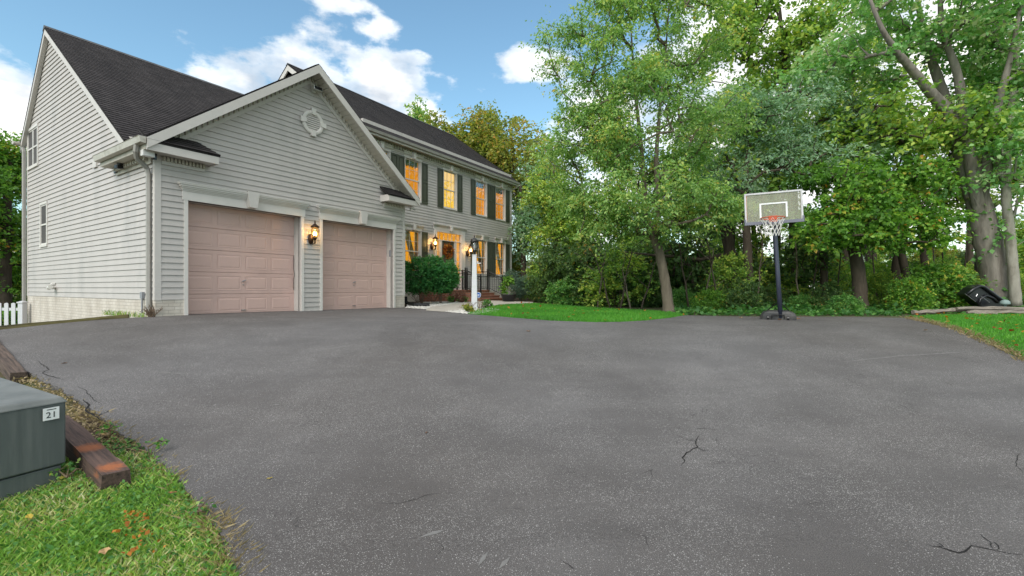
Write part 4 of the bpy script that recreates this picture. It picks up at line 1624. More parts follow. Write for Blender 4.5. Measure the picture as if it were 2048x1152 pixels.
def main_window(c, h0, h1, kind):
    P_ = pl_m
    a0, a1 = c - hw, c + hw
    m = MB()
    addbx(m, P_, a0 - .055, a0, h0 - .06, h1, .0, .04)
    addbx(m, P_, a1, a1 + .055, h0 - .06, h1, .0, .04)
    addbx(m, P_, a0, a1, h0 - .06, h0, .0, .055)
    addbx(m, P_, a0, a1, h1 - .0, h1 + .02, -.1, .03)
    # jamb liners back into the wall
    addbx(m, P_, a0, a0 + .012, h0, h1, -.13, .0)
    addbx(m, P_, a1 - .012, a1, h0, h1, -.13, .0)
    addbx(m, P_, a0 + .012, a1 - .012, h0, h0 + .012, -.13, .0)
    wo = m.build('window', 'white_trim', house, fix=True)
    hm = (h0 + h1) / 2
    i0, i1 = a0 + .012, a1 - .012
    for nm, g0, g1, o in (('upper_sash', hm - .02, h1, -.035), ('lower_sash', h0 + .012, hm + .02, -.065)):
        s_ = MB()
        sw_ = .045
        addbx(s_, P_, i0, i0 + sw_, g0, g1, o - .03, o)
        addbx(s_, P_, i1 - sw_, i1, g0, g1, o - .03, o)
        addbx(s_, P_, i0 + sw_, i1 - sw_, g0, g0 + sw_, o - .03, o)
        addbx(s_, P_, i0 + sw_, i1 - sw_, g1 - sw_, g1, o - .03, o)
        s_.build(nm, 'white_trim' if nm == 'upper_sash' else 'trim', wo, fix=True)
        mt_ = MB()
        for q in (1, 2):
            x = i0 + (i1 - i0) * q / 3
            addbx(mt_, P_, x - .008, x + .008, g0 + sw_, g1 - sw_, o - .02, o - .008)
        zc = (g0 + g1) / 2
        addbx(mt_, P_, i0 + sw_, i1 - sw_, zc - .008, zc + .008, o - .021, o - .007)
        mt_.build('muntin', 'trim', wo, fix=True)
        bx(P_, i0 + sw_ - .004, i1 - sw_ + .004, g0 + sw_ - .004, g1 - sw_ + .004, o - .018, o - .014).build('pane', 'glass', wo, fix=True)
    # the lit room behind: a shallow bay with glowing back wall
    mt = {'o': 'glow_orange', 'y': 'glow_yellow', 'c': 'glow_amber'}[kind]
    bx(P_, a0 - .05, a1 + .28, h0 - .05, h1 + .05, -.205, -.185).build('lit_interior', mt, wo, fix=True)
    if kind == 'o':
        vz = MB()
        addbx(vz, P_, a0 + .02, a1 - .02, h1 - .24, h1 + .02, -.16, -.14)
        for i in range(5):
            x = a0 + .05 + (a1 - a0 - .1) * i / 5
            addbx(vz, P_, x, x + .09, h1 - .29, h1 - .24, -.16, -.14)
        vz.build('valance_reflection', 'valance_reflection', wo, fix=True)  # valance coloured dark grey-blue to paint in a reflection along the window top
    if kind == 'c':
        ct = MB()
        # swept-back drape: pleated strip pulled to the right jamb
        K, J = 8, 10
        gv = []
        for j in range(J + 1):
            f = j / J
            lft = a0 + .10 + (a1 - a0 - .30) * (f ** 1.3)
            rgt = a1 - .02 - .05 * math.sin(f * 3.1)
            rgt = max(rgt, lft + .17)
            for i in range(K + 1):
                x = lft + (min(rgt, lft + .34) - lft) * i / K
                gv.append(Vector(P_(x, h1 - (h1 - h0) * f, -.145 + .02 * (i % 2))))
        ct.v = [tuple(q) for q in gv]
        for j in range(J):
            for i in range(K):
                ct.f.append((j * (K + 1) + i, j * (K + 1) + i + 1, (j + 1) * (K + 1) + i + 1, (j + 1) * (K + 1) + i))
        ct.build('curtain', 'curtain', wo, smooth=False)
        bx(P_, a1 - .16, a1, h0, h1, -.172, -.158).build('curtain', 'curtain', wo, fix=True)
    crosshead(house, P_, a0 - .055, a1 + .055, h1 + .021)


SHW = .40


def shutter(a0, h0, h1, wd):
    m = MB()
    P_ = pl_m
    st = .055
    addbx(m, P_, a0, a0 + st, h0, h1, .024, .06)
    addbx(m, P_, a0 + wd - st, a0 + wd, h0, h1, .024, .06)
    hm = h0 + (h1 - h0) * .54
    for (z0, z1) in ((h0, h0 + .11), (hm - .05, hm + .05), (h1 - .08, h1)):
        addbx(m, P_, a0 + st, a0 + wd - st, z0, z1, .024, .06)
    s_ = m.build('shutter', 'shutter', house, fix=True)
    for (z0, z1) in ((h0 + .11, hm - .05), (hm + .05, h1 - .08)):
        q = MB()
        addbx(q, P_, a0 + st, a0 + wd - st, z0, z1, .024, .034)
        addbx(q, P_, a0 + st + .035, a0 + wd - st - .035, z0 + .035, z1 - .035, .034, .05)
        q.build('panel', 'shutter', s_, fix=True)


for (c, a, b, k) in wins:
    main_window(c, a, b, k)
# shutter widths from the gaps between windows
sC = TB(886.8, MB_) - TB(874.3, MB_)
sC = max(.30, sC - .055)
for (c, a, b, k) in wins:
    for sgn in (-1, 1):
        wd = sC
        if (c in (cen[2],) and sgn > 0) or (c in (cen[3],) and sgn < 0) or (c == cA and sgn > 0) or (c == cen[0] and sgn < 0 and a == H2B):
            other = {cen[2]: cen[3], cen[3]: cen[2], cA: cen[0], cen[0]: cA}[c]
            wd = min(sC, (abs(other - c) - WW - .11) / 2 - .004)
        if c == cen[0] and sgn < 0 and a == H1B:
            continue
        a0 = c + sgn * (hw + .055) + (.003 if sgn > 0 else -.003 - wd)
        if wd > .12:
            shutter(a0, a - .06, b + .01, wd)

# ---- entrance
def ex(x):
    return TB(x, MB_)


en = MB()
pil = ex(874) - ex(867.7)
P_ = pl_m
dl0, dl1 = ex(883.6), ex(909)
dtop = HT(884, 482, MB_)
trb, trt = HT(874, 479.5, MB_), HT(874, 464, MB_)
addbx(en, P_, dL, dL + .17, PF, dT, -.10, .06)
addbx(en, P_, dR - .30, dR, PF, dT, -.10, .06)
addbx(en, P_, dL + .17, dR - .30, trt, dT, -.10, .04)
addbx(en, P_, dL + .17, dR - .30, dtop, trb, -.10, .03)
addbx(en, P_, dl0 - .14, dl0, PF, dtop, -.10, .02)
addbx(en, P_, dl1, dl1 + .14, PF, dtop, -.10, .02)
entry = en.build('entrance_frame', 'white_trim', house, fix=True)
crosshead(house, P_, dL - .02, dR + .02, dT, keys=True)
lf = MB()
addbx(lf, P_, dl0, dl1, PF, dtop, -.09, -.05)
ent_door = lf.build('front_door', 'entry_green', house, fix=True)
for (x0, x1, z0, z1) in ((.12, .45, .15, .75), (.55, .88, .15, .75), (.12, .45, .95, 1.75), (.55, .88, .95, 1.75), (.12, .45, 1.88, 2.1), (.55, .88, 1.88, 2.1)):
    wdd = dl1 - dl0
    if PF + z1 < dtop - .05:
        bx(P_, dl0 + wdd * x0, dl0 + wdd * x1, PF + z0, PF + z1, -.05, -.035).build('panel', 'entry_green', ent_door, fix=True)
MB().lathe([(.03, 0), (.035, .03), (.02, .05)], (dl0 + .08, MB_ + .03, PF + 1.0), 8).build('handle', 'steel', ent_door)
# glazing: transom and sidelights
for q_, (a0, a1, z0, z1, nm) in enumerate(((dL + .17, dR - .30, trb, trt, 'transom'), (dL + .17, dl0 - .14, PF, dtop, 'sidelight'), (dl1 + .14, dR - .30, PF, dtop, 'sidelight'))):
    s_ = MB()
    if nm == 'sidelight':
        addbx(s_, P_, a0, a1, z0, z0 + .45, -.09, -.04)
        n_ = 4
        for q in range(1, n_):
            zz = z0 + .45 + (z1 - z0 - .45) * q / n_
            addbx(s_, P_, a0, a1, zz - .012, zz + .012, -.08, -.05)
    else:
        for q in range(1, 6):
            x = a0 + (a1 - a0) * q / 6
            addbx(s_, P_, x - .012, x + .012, z0, z1, -.08, -.05)
    so = s_.build(nm, 'white_trim', house, fix=True)
    bx(P_, a0, a1, z0 + (.45 if nm == 'sidelight' else 0), z1, -.072, -.068).build('pane', 'glass', so, fix=True)
    bx(P_, a0 - .05, a1 + .28, z0, z1 + .03, -.22 - .02 * q_, -.21 - .02 * q_).build('lit_interior', 'glow_amber', so, fix=True)
# ------------------------------------------------------------------ porch and railings
HR = math.atan2(U.y, U.x)


def hempty(name, t, b, h):
    p = house_to_world(t, b, h)
    return empty(name, p, HR)


PT0, PT1 = TB(934, 1.9) - .12, TB(976, 1.9) + .12
PFB = 1.9
gz = zdrive(*house_to_world(PT1, 1.0, 0).xy) - HZ0
porch = hempty('brick_porch', PT0, PFB, gz)
tag(porch, 'red brick porch landing with steps below the front door', 'porch')
ph_ = PF - gz
PL = TB(858, MB_ - .6)
MB().box(PL - PT0, PT1 - PT0, 0, MB_ - PFB - .03, -.3, ph_ - .05).build('landing', 'porch_brick', porch)
MB().box(PL - PT0 - .02, PT1 - PT0 + .02, -.02, MB_ - PFB - .03, ph_ - .048, ph_).build('landing_cap', 'porch_brick', porch)
ns = 4
for i in range(ns):
    rise = ph_ * (ns - 1 - i) / ns
    if rise < .03:
        break
    y0 = -.28 * (i + 1)
    st = MB().box(0, PT1 - PT0 + .02 * i + .02, y0, -.28 * i - .021 if i == 0 else -.28 * i - .002, -.3, rise - .045).build('step', 'porch_brick', porch)
    MB().box(-.01, PT1 - PT0 + .02 * i + .035, y0 - .02, -.28 * i - .021, rise - .043, rise).build('tread', 'porch_brick', st)


def railing(name, pts, label, top=.88):
    """iron railing through (t, b, h) foot points; posts at ends"""
    t0, b0, h0 = pts[0]
    r = hempty(name, t0, b0, h0)
    tag(r, label, 'railing', 'black iron porch railings')
    L = [Vector((t - t0, b - b0, h - h0)) for t, b, h in pts]
    for i, p in enumerate(L):
        q = MB().box(p.x - .024, p.x + .024, p.y - .024, p.y + .024, p.z - .02, p.z + top + .06)
        po = q.build('post', 'black_iron', r)
        MB().lathe([(.012, 0), (.032, .03), (.03, .06), (.01, .085)], (p.x, p.y, p.z + top + .06), 8).build('finial', 'black_iron', po)
    for i in range(len(L) - 1):
        a, b = L[i], L[i + 1]
        for z, nm in ((top, 'handrail'), (top - .12, 'rail'), (.09, 'rail')):
            MB().tube([a + Vector((0, 0, z)), b + Vector((0, 0, z))], .02 if nm == 'handrail' else .014, 6).build(nm, 'black_iron', r)
        n = int((b - a).xy.length / .105)
        bm_ = None
        for j in range(1, n):
            p = a.lerp(b, j / n)
            MB().tube([p + Vector((0, 0, .09)), p + Vector((0, 0, top))], .009, 4).build('baluster', 'black_iron', r)


railing('iron_railing', [(PT0 + .08, MB_ - .1, PF), (PT0 + .08, PFB + .55, PF), (PT0 + .08, PFB + .07, PF)], 'black iron railing along the left edge of the landing')
railing('iron_railing', [(PT1 - .08, MB_ - .1, PF), (PT1 - .08, PFB + .07, PF)], 'black iron railing along the right edge of the landing')
railing('iron_railing', [(PT0 + .08, PFB - .03, PF + .0), (PT0 + .08, PFB - .80, PF - ph_ * .62)], 'sloping iron stair rail beside the white lamp post')
railing('iron_railing', [(PT1 - .08, PFB - .03, PF + .0), (PT1 - .08, PFB - .80, PF - ph_ * .62)], 'sloping iron stair rail near the potted shrub')


# ------------------------------------------------------------------ lamps
def wall_lantern(t, b, h, label, s=1.0, glow=18):
    r = hempty('wall_lantern', t, b, h)
    tag(r, label, 'wall lamp', 'lit bronze wall lanterns')
    r.scale = (s, s, s)
    MB().lathe([(.005, -.12), (.05, -.09), (.06, 0), (.05, .09), (.005, .12)], (0, -.035, -.02), 12).build('backplate', 'bronze', r, smooth=True)
    MB().tube([(0, -.04, -.06), (-.0, -.10, -.14), (0, -.17, -.13), (0, -.19, -.05), (0, -.19, -.02)], .011, 6).tube([(-.02, -.04, .02), (-.07, -.07, .06), (-.075, -.06, .14), (-.04, -.04, .16)], .006, 5).build('scroll_arm', 'bronze', r, smooth=True)
    MB().lathe([(.012, -.14), (.02, -.10), (.012, -.07), (.03, -.03), (.055, 0), (.05, .012)], (0, -.19, 0), 10).build('base_cup', 'bronze', r, smooth=True)
    MB().lathe([(.052, .012), (.082, .06), (.092, .12), (.085, .19), (.062, .225)], (0, -.19, 0), 14).build('glass', 'lamp_glass', r, smooth=True)
    cg = MB()
    for j in range(6):
        a = j * math.pi / 3
        cg.tube([(math.cos(a) * q, -.19 + math.sin(a) * q, z) for q, z in ((.055, .01), (.087, .06), (.097, .12), (.09, .19), (.065, .23))], .004, 4)
    cg.build('cage', 'bronze', r)
    MB().lathe([(.075, .225), (.10, .235), (.085, .265), (.045, .30), (.03, .31), (.012, .33), (.018, .35), (.006, .40)], (0, -.19, 0), 12).build('roof', 'bronze', r, smooth=True)
    bl = MB()
    for j in range(3):
        a = j * 2.1
        c = (math.cos(a) * .028, -.19 + math.sin(a) * .028, .05)
        bl.lathe([(.006, 0), (.013, .03), (.014, .05), (.004, .085)], c, 8)
    bl.build('bulb', 'bulb', r)
    ld = bpy.data.lights.new('lantern_light', 'POINT')
    ld.energy = glow
    ld.color = (1.0, .62, .26)
    ld.shadow_soft_size = .05
    lo = bpy.data.objects.new('light', ld)
    link(lo, r)
    lo.location = (0, -.19, .1)
    return r


tl = TB(627, -.1)
wall_lantern(TB(619, 0), -.02, HT(622, 478, 0), 'lit bronze wall lantern between the two garage doors', 1.15, 4.5)
wall_lantern(TB(861.5, MB_), MB_ - .03, HT(861, 493, MB_), 'lit bronze wall lantern left of the front door', 1.35, 9)
wall_lantern(TB(933, MB_), MB_ - .03, HT(933, 507, MB_), 'lit bronze wall lantern right of the front door', 1.35, 9)

# lamp post
lp = G(949, 621)
r = empty('lamp_post', lp)
tag(r, 'white square lamp post with black lantern in the stone bed', 'lamp post')
hh = (CY - 512) / F * lp.y + CAMZ - lp.z
MB().hexa([(-.085, -.085, .10), (.085, -.085, .10), (.085, .085, .10), (-.085, .085, .10), (-.06, -.06, hh), (.06, -.06, hh), (.06, .06, hh), (-.06, .06, hh)]).build('post', 'fence_white', r)
MB().box(-.095, .095, -.095, .095, -.05, .099).build('plinth', 'fence_white', r)
MB().box(-.07, .07, -.07, .07, hh + .001, hh + .025).build('post_cap', 'fence_white', r)
ln = MB().lathe([(.03, 0), (.028, .05), (.05, .08), (.075, .11), (.078, .125)], (0, 0, hh + .03), 10).build('lantern', 'lamp_black', r, smooth=True)
MB().lathe([(.06, .13), (.095, .22), (.10, .30), (.088, .36)], (0, 0, hh + .03), 12).build('glass', 'clear_lamp_glass', ln, smooth=True)
cg = MB()
for j in range(6):
    a = j * math.pi / 3
    cg.tube([(math.cos(a) * q, math.sin(a) * q, hh + .03 + z) for q, z in ((.065, .12), (.10, .22), (.105, .30), (.092, .37))], .006, 4)
cg.build('cage', 'lamp_black', ln)
MB().lathe([(.092, .36), (.135, .37), (.11, .42), (.06, .47), (.03, .485), (.015, .51), (.02, .53), (.005, .60)], (0, 0, hh + .03), 12).build('roof', 'lamp_black', ln, smooth=True)
MB().lathe([(.015, .13), (.03, .2), (.03, .25), (.01, .29)], (0, 0, hh + .03), 8).build('bulb', 'plastic_white', ln)
MB().tube([(.07, -.02, hh - .24), (.19, -.02, hh - .23)], .016, 6).tube([(.10, -.02, hh - .24), (.10, -.02, hh - .17)], .02, 6).build('bracket', 'plastic_white', r)


# ------------------------------------------------------------------ fixtures on the house
def flood(t, b, h, label, kind='flood', yaw=0, s=1.0):
    r = hempty('floodlight', t, b, h)
    r.rotation_euler.z += yaw
    r.scale = (s, s, s)
    tag(r, label, 'floodlight')
    MB().lathe([(.075, 0), (.075, .03), (.05, .05)], (0, 0, 0), 12).build('mount', 'plastic_white', r)
    o = r.children[0]
    o.rotation_euler.x = R(90)
    hd = MB().hexa([(-.12, -.22, -.05), (.12, -.22, -.05), (.10, -.06, .0), (-.10, -.06, .0), (-.12, -.20, .05), (.12, -.20, .05), (.10, -.05, .07), (-.10, -.05, .07)])
    ho = hd.build('lamp_head', 'plastic_white', r, bevel=.008)
    MB().hexa([(-.105, -.226, -.04), (.105, -.226, -.04), (.105, -.222, -.04), (-.105, -.222, -.04), (-.105, -.209, .04), (.105, -.209, .04), (.105, -.205, .04), (-.105, -.205, .04)]).build('lens', 'dark_lens', ho)
    MB().tube([(0, 0, 0), (0, -.07, .02)], .025, 8).build('knuckle', 'plastic_white', r)
    return r


flood(TB(628, -.05), -.02, HT(628, 181, -.05), 'white floodlight just below the garage gable peak', s=1.05)
flood(TB(903, MB_), MB_ - .06, HT(903, 325, MB_), 'small white floodlight above the bright yellow upstairs window', s=.95)
flood(GW + .16, -.1, HT(817, 420, 0), 'small round floodlight at the right end of the garage eave', yaw=.7, s=.8)


def sec_cam(t, b, h, label, yaw):
    r = hempty('security_camera', t, b, h)
    r.rotation_euler.z += yaw
    tag(r, label, 'camera')
    MB().box(-.05, .05, -.035, .035, -.02, .0).build('mount', 'black_iron', r)
    MB().hexa([(-.045, -.09, -.13), (.045, -.09, -.13), (.045, .05, -.10), (-.045, .05, -.10), (-.045, -.09, -.04), (.045, -.09, -.04), (.045, .05, -.03), (-.045, .05, -.03)]).build('body', 'black_iron', r, bevel=.006)
    MB().box(-.032, .032, -.096, -.091, -.115, -.055).build('lens', 'dark_lens', r)
    MB().tube([(0, 0, -.02), (0, 0, -.05)], .014, 6).build('stem', 'black_iron', r)


sec_cam(-.16, 1.35, H_GE - .25, 'black security camera under the left garage eave', -1.2)
sec_cam(-.06, -.10, H_GE - .25, 'black security camera at the garage corner beside the downspout', -.3)
# white siren/antenna box on the corner soffit
r = hempty('siren_box', -.20, -.22, H_GE - .30)
tag(r, 'small white antenna box under the garage corner soffit', 'antenna box')
MB().box(-.10, .10, -.06, .06, -.06, .06).build('case', 'plastic_white', r, bevel=.012)
MB().tube([(-.02, -.05, .05), (.0, -.2, .17), (.05, -.21, .25)], .006, 5).tube([(.04, -.05, .05), (.02, -.2, .2), (.09, -.21, .23)], .006, 5).build('aerial', 'steel', r)
MB().box(-.03, .03, -.04, .04, .06, .078).build('mount', 'plastic_white', r)
# black lens box below the dentils on the side wall
r = hempty('motion_sensor', -.02, BS(238), HS(238, 346))
tag(r, 'small black motion sensor on the side wall below the eave', 'sensor')
MB().box(-.05, .0, -.09, .09, -.025, .025).build('case', 'black_iron', r, bevel=.006)
MB().box(-.058, -.051, -.06, .06, -.015, .015).build('lens', 'dark_lens', r)

# wreath
wt, wh = TB(896.5, MB_), HT(896.5, 503, MB_)
r = hempty('wreath', wt, MB_ + .03, wh)
tag(r, 'round autumn wreath of orange leaves on the front door', 'wreath')
rw = np.random.default_rng(5)
a = rw.uniform(0, 2 * math.pi, 420)
rr = .25 + rw.normal(0, .055, 420)
Pw = np.stack([np.cos(a) * rr, -.035 + rw.normal(0, .025, 420), np.sin(a) * rr], 1)
V = leaves(rw, Pw, .10, None, None, 0., .35, 0.)
o = bpy.data.objects.new('leaves', quad_mesh('leaves', V, rw.uniform(0, 1, 420), 'leaf_wreath'))
link(o, r)
MB().tube([(math.cos(q * math.pi / 8) * .24, -.02, math.sin(q * math.pi / 8) * .24) for q in range(17)], .03, 6).build('ring', 'twig', r)

# ------------------------------------------------------------------ basketball hoop
hb = G(1556, 640)
hoop = empty('basketball_hoop', hb)
tag(hoop, 'portable basketball hoop with clear backboard at the end of the driveway', 'basketball hoop')
PD = hb.y


def hp(x, y, D):
    return W(x, y, D) - hb


# base, seen end-on: rounded tank pointing away along the line of sight
bm2 = MB()
pts = []
ca_, sa_ = math.cos(R(-30)), math.sin(R(-30))


def rb_(x, y, z):
    return Vector((x * ca_ - y * sa_, x * sa_ + y * ca_, z))


for (fx, fz) in ((1.0, 0), (1.0, .09), (.88, .155), (.6, .19)):
    ring = [(-.35 * fx, -.06), (-.29 * fx, -.12 + .05 * (1 - fx)), (.29 * fx, -.12 + .05 * (1 - fx)), (.35 * fx, -.06), (.33 * fx, .75 * fx), (.22 * fx, .95 * fx), (-.22 * fx, .95 * fx), (-.33 * fx, .75 * fx)]
    pts.append([rb_(x, y, fz) for x, y in ring])
bm2.v = [tuple(p) for q in pts for p in q]
for i in range(3):
    for j in range(8):
        bm2.f.append((i * 8 + j, i * 8 + (j + 1) % 8, (i + 1) * 8 + (j + 1) % 8, (i + 1) * 8 + j))
bm2.f.append(tuple(range(24, 32)))
bm2.build('base', 'base_black', hoop, bevel=.015)
MB().tube([rb_(-.12, -.15, .03), rb_(-.12, -.17, .11), rb_(.12, -.17, .11), rb_(.12, -.15, .03)], .012, 6).build('axle_bracket', 'black_iron', hoop)
for sx in (-.19, .19):
    MB().tube([rb_(sx - .02, -.14, .045), rb_(sx + .02, -.14, .045)], .045, 10).build('wheel', 'black_iron', hoop)
ptop = hp(1549, 452, PD - .02)
mid = Vector((0, -.10, .04))
MB().tube([mid, mid.lerp(ptop, .5), ptop, ptop + (ptop - mid).normalized() * .40], [.047, .047, .044, .042], 12).build('pole', 'pole_blue', hoop, smooth=True)
for sx in (-1, 1):
    MB().tube([mid.lerp(ptop, .18), rb_(.24 * sx, .35, .16)], .011, 6).build('strut', 'black_iron', hoop)
# backboard corners from the photograph, on a plane turned a little to the left
BW, BH = 1.12, .68
bc = hp(1546.5, 416, PD - .28)
ang = R(-17)
bx_ = Vector((math.cos(ang), math.sin(ang), .038)).normalized()
bz = Vector((-.038, 0, 1))
bz = (bz - bx_ * bz.dot(bx_)).normalized()
by = bz.cross(bx_).normalized()       # points away from the camera
roll = R(0.5)


def bp(u, v, o):
    return bc + bx_ * u + bz * v + by * o


def bbox_(mb, u0, u1, v0, v1, o0, o1):
    return mb.hexa([bp(u0, v0, o0), bp(u1, v0, o0), bp(u1, v0, o1), bp(u0, v0, o1), bp(u0, v1, o0), bp(u1, v1, o0), bp(u1, v1, o1), bp(u0, v1, o1)])


hw_, hh_ = BW / 2, BH / 2
bb = bbox_(MB(), -hw_ + .02, hw_ - .02, -hh_ + .02, hh_ - .02, -.004, .004).build('backboard', 'acrylic', hoop, fix=True)
fr = MB()
bbox_(fr, -hw_, hw_, hh_ - .035, hh_, -.018, .03)
bbox_(fr, -hw_, -hw_ + .035, -hh_ + .055, hh_ - .036, -.017, .03)
bbox_(fr, hw_ - .035, hw_, -hh_ + .055, hh_ - .036, -.017, .03)
fr.build('frame', 'board_frame', bb, fix=True)
pd = MB()
bbox_(pd, -hw_ - .012, hw_ + .012, -hh_ - .01, -hh_ + .054, -.026, .035)
bbox_(pd, -hw_ - .014, -hw_ + .02, -hh_ + .055, -hh_ + .12, -.026, .035)
bbox_(pd, hw_ - .02, hw_ + .014, -hh_ + .055, -hh_ + .12, -.026, .035)
pd.build('pad', 'board_rail', bb, fix=True)
ed = MB()
bbox_(ed, -hw_ + .036, -hw_ + .042, -hh_ + .1, hh_ - .04, -.012, -.006)
ed.build('edge_stripe', 'rim_orange', bb, fix=True)
tg = MB()
bbox_(tg, -.27, .27, .075, .105, -.012, -.006)
bbox_(tg, -.27, -.235, -.22, .074, -.012, -.006)
bbox_(tg, .235, .27, -.22, .074, -.012, -.006)
tg.build('target_square', 'sign_white', bb, fix=True)
for u in (-.2, .2):
    bbox_(MB(), u - .022, u + .022, -hh_ + .05, hh_ - .03, .012, .05).build('back_bar', 'black_iron', bb, fix=True)
# arms to the pole
for u in (-.12, .12):
    MB().tube([bp(u, .1, .05), bp(u * .4, .02, .30)], .014, 6).tube([bp(u, -.2, .05), bp(u * .4, -.22, .30)], .014, 6).build('arm', 'pole_blue', hoop)
rc = hp(1545.5, 437, PD - .62)
RR = .225
n = 28
MB().tube([rc + Vector((math.cos(2 * math.pi * j / n) * RR, math.sin(2 * math.pi * j / n) * RR, 0)) for j in range(n + 1)], .011, 6, cap=False).build('rim', 'rim_orange', hoop, smooth=True)
bk = MB()
bk.tube([rc + Vector((.05, RR, 0)), bp(.04, -.24, -.02)], .012, 5).tube([rc + Vector((-.05, RR, 0)), bp(-.10, -.24, -.02)], .012, 5)
bbox_(bk, -.10, .06, -.31, -.18, -.03, -.012)
bk.build('rim_bracket', 'rim_orange', hoop)
nt_ = MB()
nl = 12
for j in range(nl):
    for d in (-1, 1):
        L = []
        for q in range(6):
            f = q / 5
            a = 2 * math.pi * (j + d * .5 * q * .8) / nl
            rr_ = RR * (1 - .48 * f ** .7)
            L.append(rc + Vector((math.cos(a) * rr_, math.sin(a) * rr_, -.01 - .36 * f)))
        nt_.tube(L, .0045, 4, cap=False)
nt_.build('net', 'net', hoop)

# ------------------------------------------------------------------ transformer cabinet
K = Vector((-3.41, 3.48))
d1 = Vector((-.436, -.90)).normalized()
d2 = Vector((-d1.y, d1.x))
d2 = -d2 if d2.x > 0 else d2
kz = zdrive(K.x, K.y) - .08
box = empty('transformer_cabinet', (K.x, K.y, kz), math.atan2(-d1.y, -d1.x))
tag(box, 'grey-green metal utility transformer cabinet numbered 21 beside the driveway', 'transformer')
# local x = -d1 (towards the corner), local y = depth away from the visible face
yy = Vector((-math.sin(box.rotation_euler.z), math.cos(box.rotation_euler.z)))
sg = 1 if yy.dot(d2) > 0 else -1
ZT = (CAMZ - (788 - CY) / F * K.y) - kz
L1, L2 = 1.15, 1.25


def cb(x0, x1, y0, y1, z0, z1):
    return MB().box(x0, x1, sg * y0, sg * y1, z0, z1)


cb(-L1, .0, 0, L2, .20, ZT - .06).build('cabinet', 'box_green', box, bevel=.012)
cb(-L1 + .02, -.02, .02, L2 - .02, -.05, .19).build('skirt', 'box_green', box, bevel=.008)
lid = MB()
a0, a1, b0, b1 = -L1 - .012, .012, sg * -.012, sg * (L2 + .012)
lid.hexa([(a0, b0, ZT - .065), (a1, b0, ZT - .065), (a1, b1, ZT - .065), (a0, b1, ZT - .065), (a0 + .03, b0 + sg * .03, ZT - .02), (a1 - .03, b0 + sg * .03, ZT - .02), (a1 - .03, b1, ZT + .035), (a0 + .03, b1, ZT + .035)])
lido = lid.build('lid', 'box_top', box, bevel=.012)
MB().tube([(-.62, sg * .42, ZT + .025), (-.30, sg * .42, ZT + .025)], .014, 6).build('hinge', 'black_iron', box)
cb(-L1 - .1, .06, -.05, L2 + .1, -.12, -.03).build('pad', 'concrete', box)
lb = MB().box(-.135, -.045, sg * -.0165, sg * -.0125, ZT - .175, ZT - .085).build('number_plate', 'sign_white', box)
fc = bpy.data.curves.new('number', 'FONT')
fc.body = '21'
fc.size = .062
fc.extrude = .0008
fc.align_x = 'CENTER'
fo = bpy.data.objects.new('number_tmp', fc)
COL.objects.link(fo)
bpy.context.view_layer.update()
nm = bpy.data.meshes.new_from_object(fo.evaluated_get(bpy.context.evaluated_depsgraph_get()))
bpy.data.objects.remove(fo)
no = bpy.data.objects.new('number', nm)
nm.materials.clear()
nm.materials.append(MATS['label_ink'])
link(no, box)
no.parent = lb
no.location = (-.09, sg * -.0178, ZT - .158)
no.rotation_euler = (R(90), 0, 0)
MB().box(-.115, -.062, sg * -.0172, sg * -.0166, ZT - .101, ZT - .095).build('caption_line', 'label_ink', lb)


# ------------------------------------------------------------------ timbers
def tie(name, a, b, z0, hgt, wid, mat, label, over=0.0):
    a, b = Vector(a), Vector(b)
    d = (b - a)
    r_ = MB()
    n = 10
    L = d.length
    rg = random.Random(hash(name) % 99 + int(L * 100))
    for i in range(n + 1):
        x = -L * i / n
        j = lambda: rg.uniform(-.006, .006)
        r_.v += [(x + j(), -wid / 2 + j(), 0), (x + j(), wid / 2 + j(), 0), (x + j(), wid / 2 - .012 + j(), hgt - .01 + j()), (x + j(), -wid / 2 + .012 + j(), hgt + j())]
        if i:
            k = 4 * i
            for q in range(4):
                r_.f.append((k - 4 + q, k - 4 + (q + 1) % 4, k + (q + 1) % 4, k + q))
    r_.f.append((0, 1, 2, 3))
    r_.f.append((4 * n + 3, 4 * n + 2, 4 * n + 1, 4 * n))
    o = r_.build(name, mat, None, fix=True)
    o.location = (a.x, a.y, z0)
    dz = zdrive(b.x, b.y) - zdrive(a.x, a.y)
    o.rotation_euler = (0, math.atan2(dz, L), math.atan2(-d.y, -d.x))
    tag(o, label, 'timber')
    return o


e1 = W(232, 944, 3.36)
ta, tb = Vector((e1.x, e1.y)), Vector((-4.42, 4.42))
tie('landscape_timber', ta, tb, e1.z - .17, .17, .185, 'timber', 'dark weathered timber with orange paint marks beside the transformer cabinet')
q0 = G(38, 752)
tie('landscape_timber', (q0.x, q0.y), (q0.x - 2.2, q0.y + 1.55), q0.z - .09, .14, .17, 'timber_plain', 'weathered edging timber behind the transformer cabinet')
tie('landscape_timber', (-7.55, 8.98), (-11.2, 6.55), zdrive(-7.5, 8.95) - .06, .135, .15, 'timber_moss', 'mossy edging timber at the far left driveway edge by the picket fence')

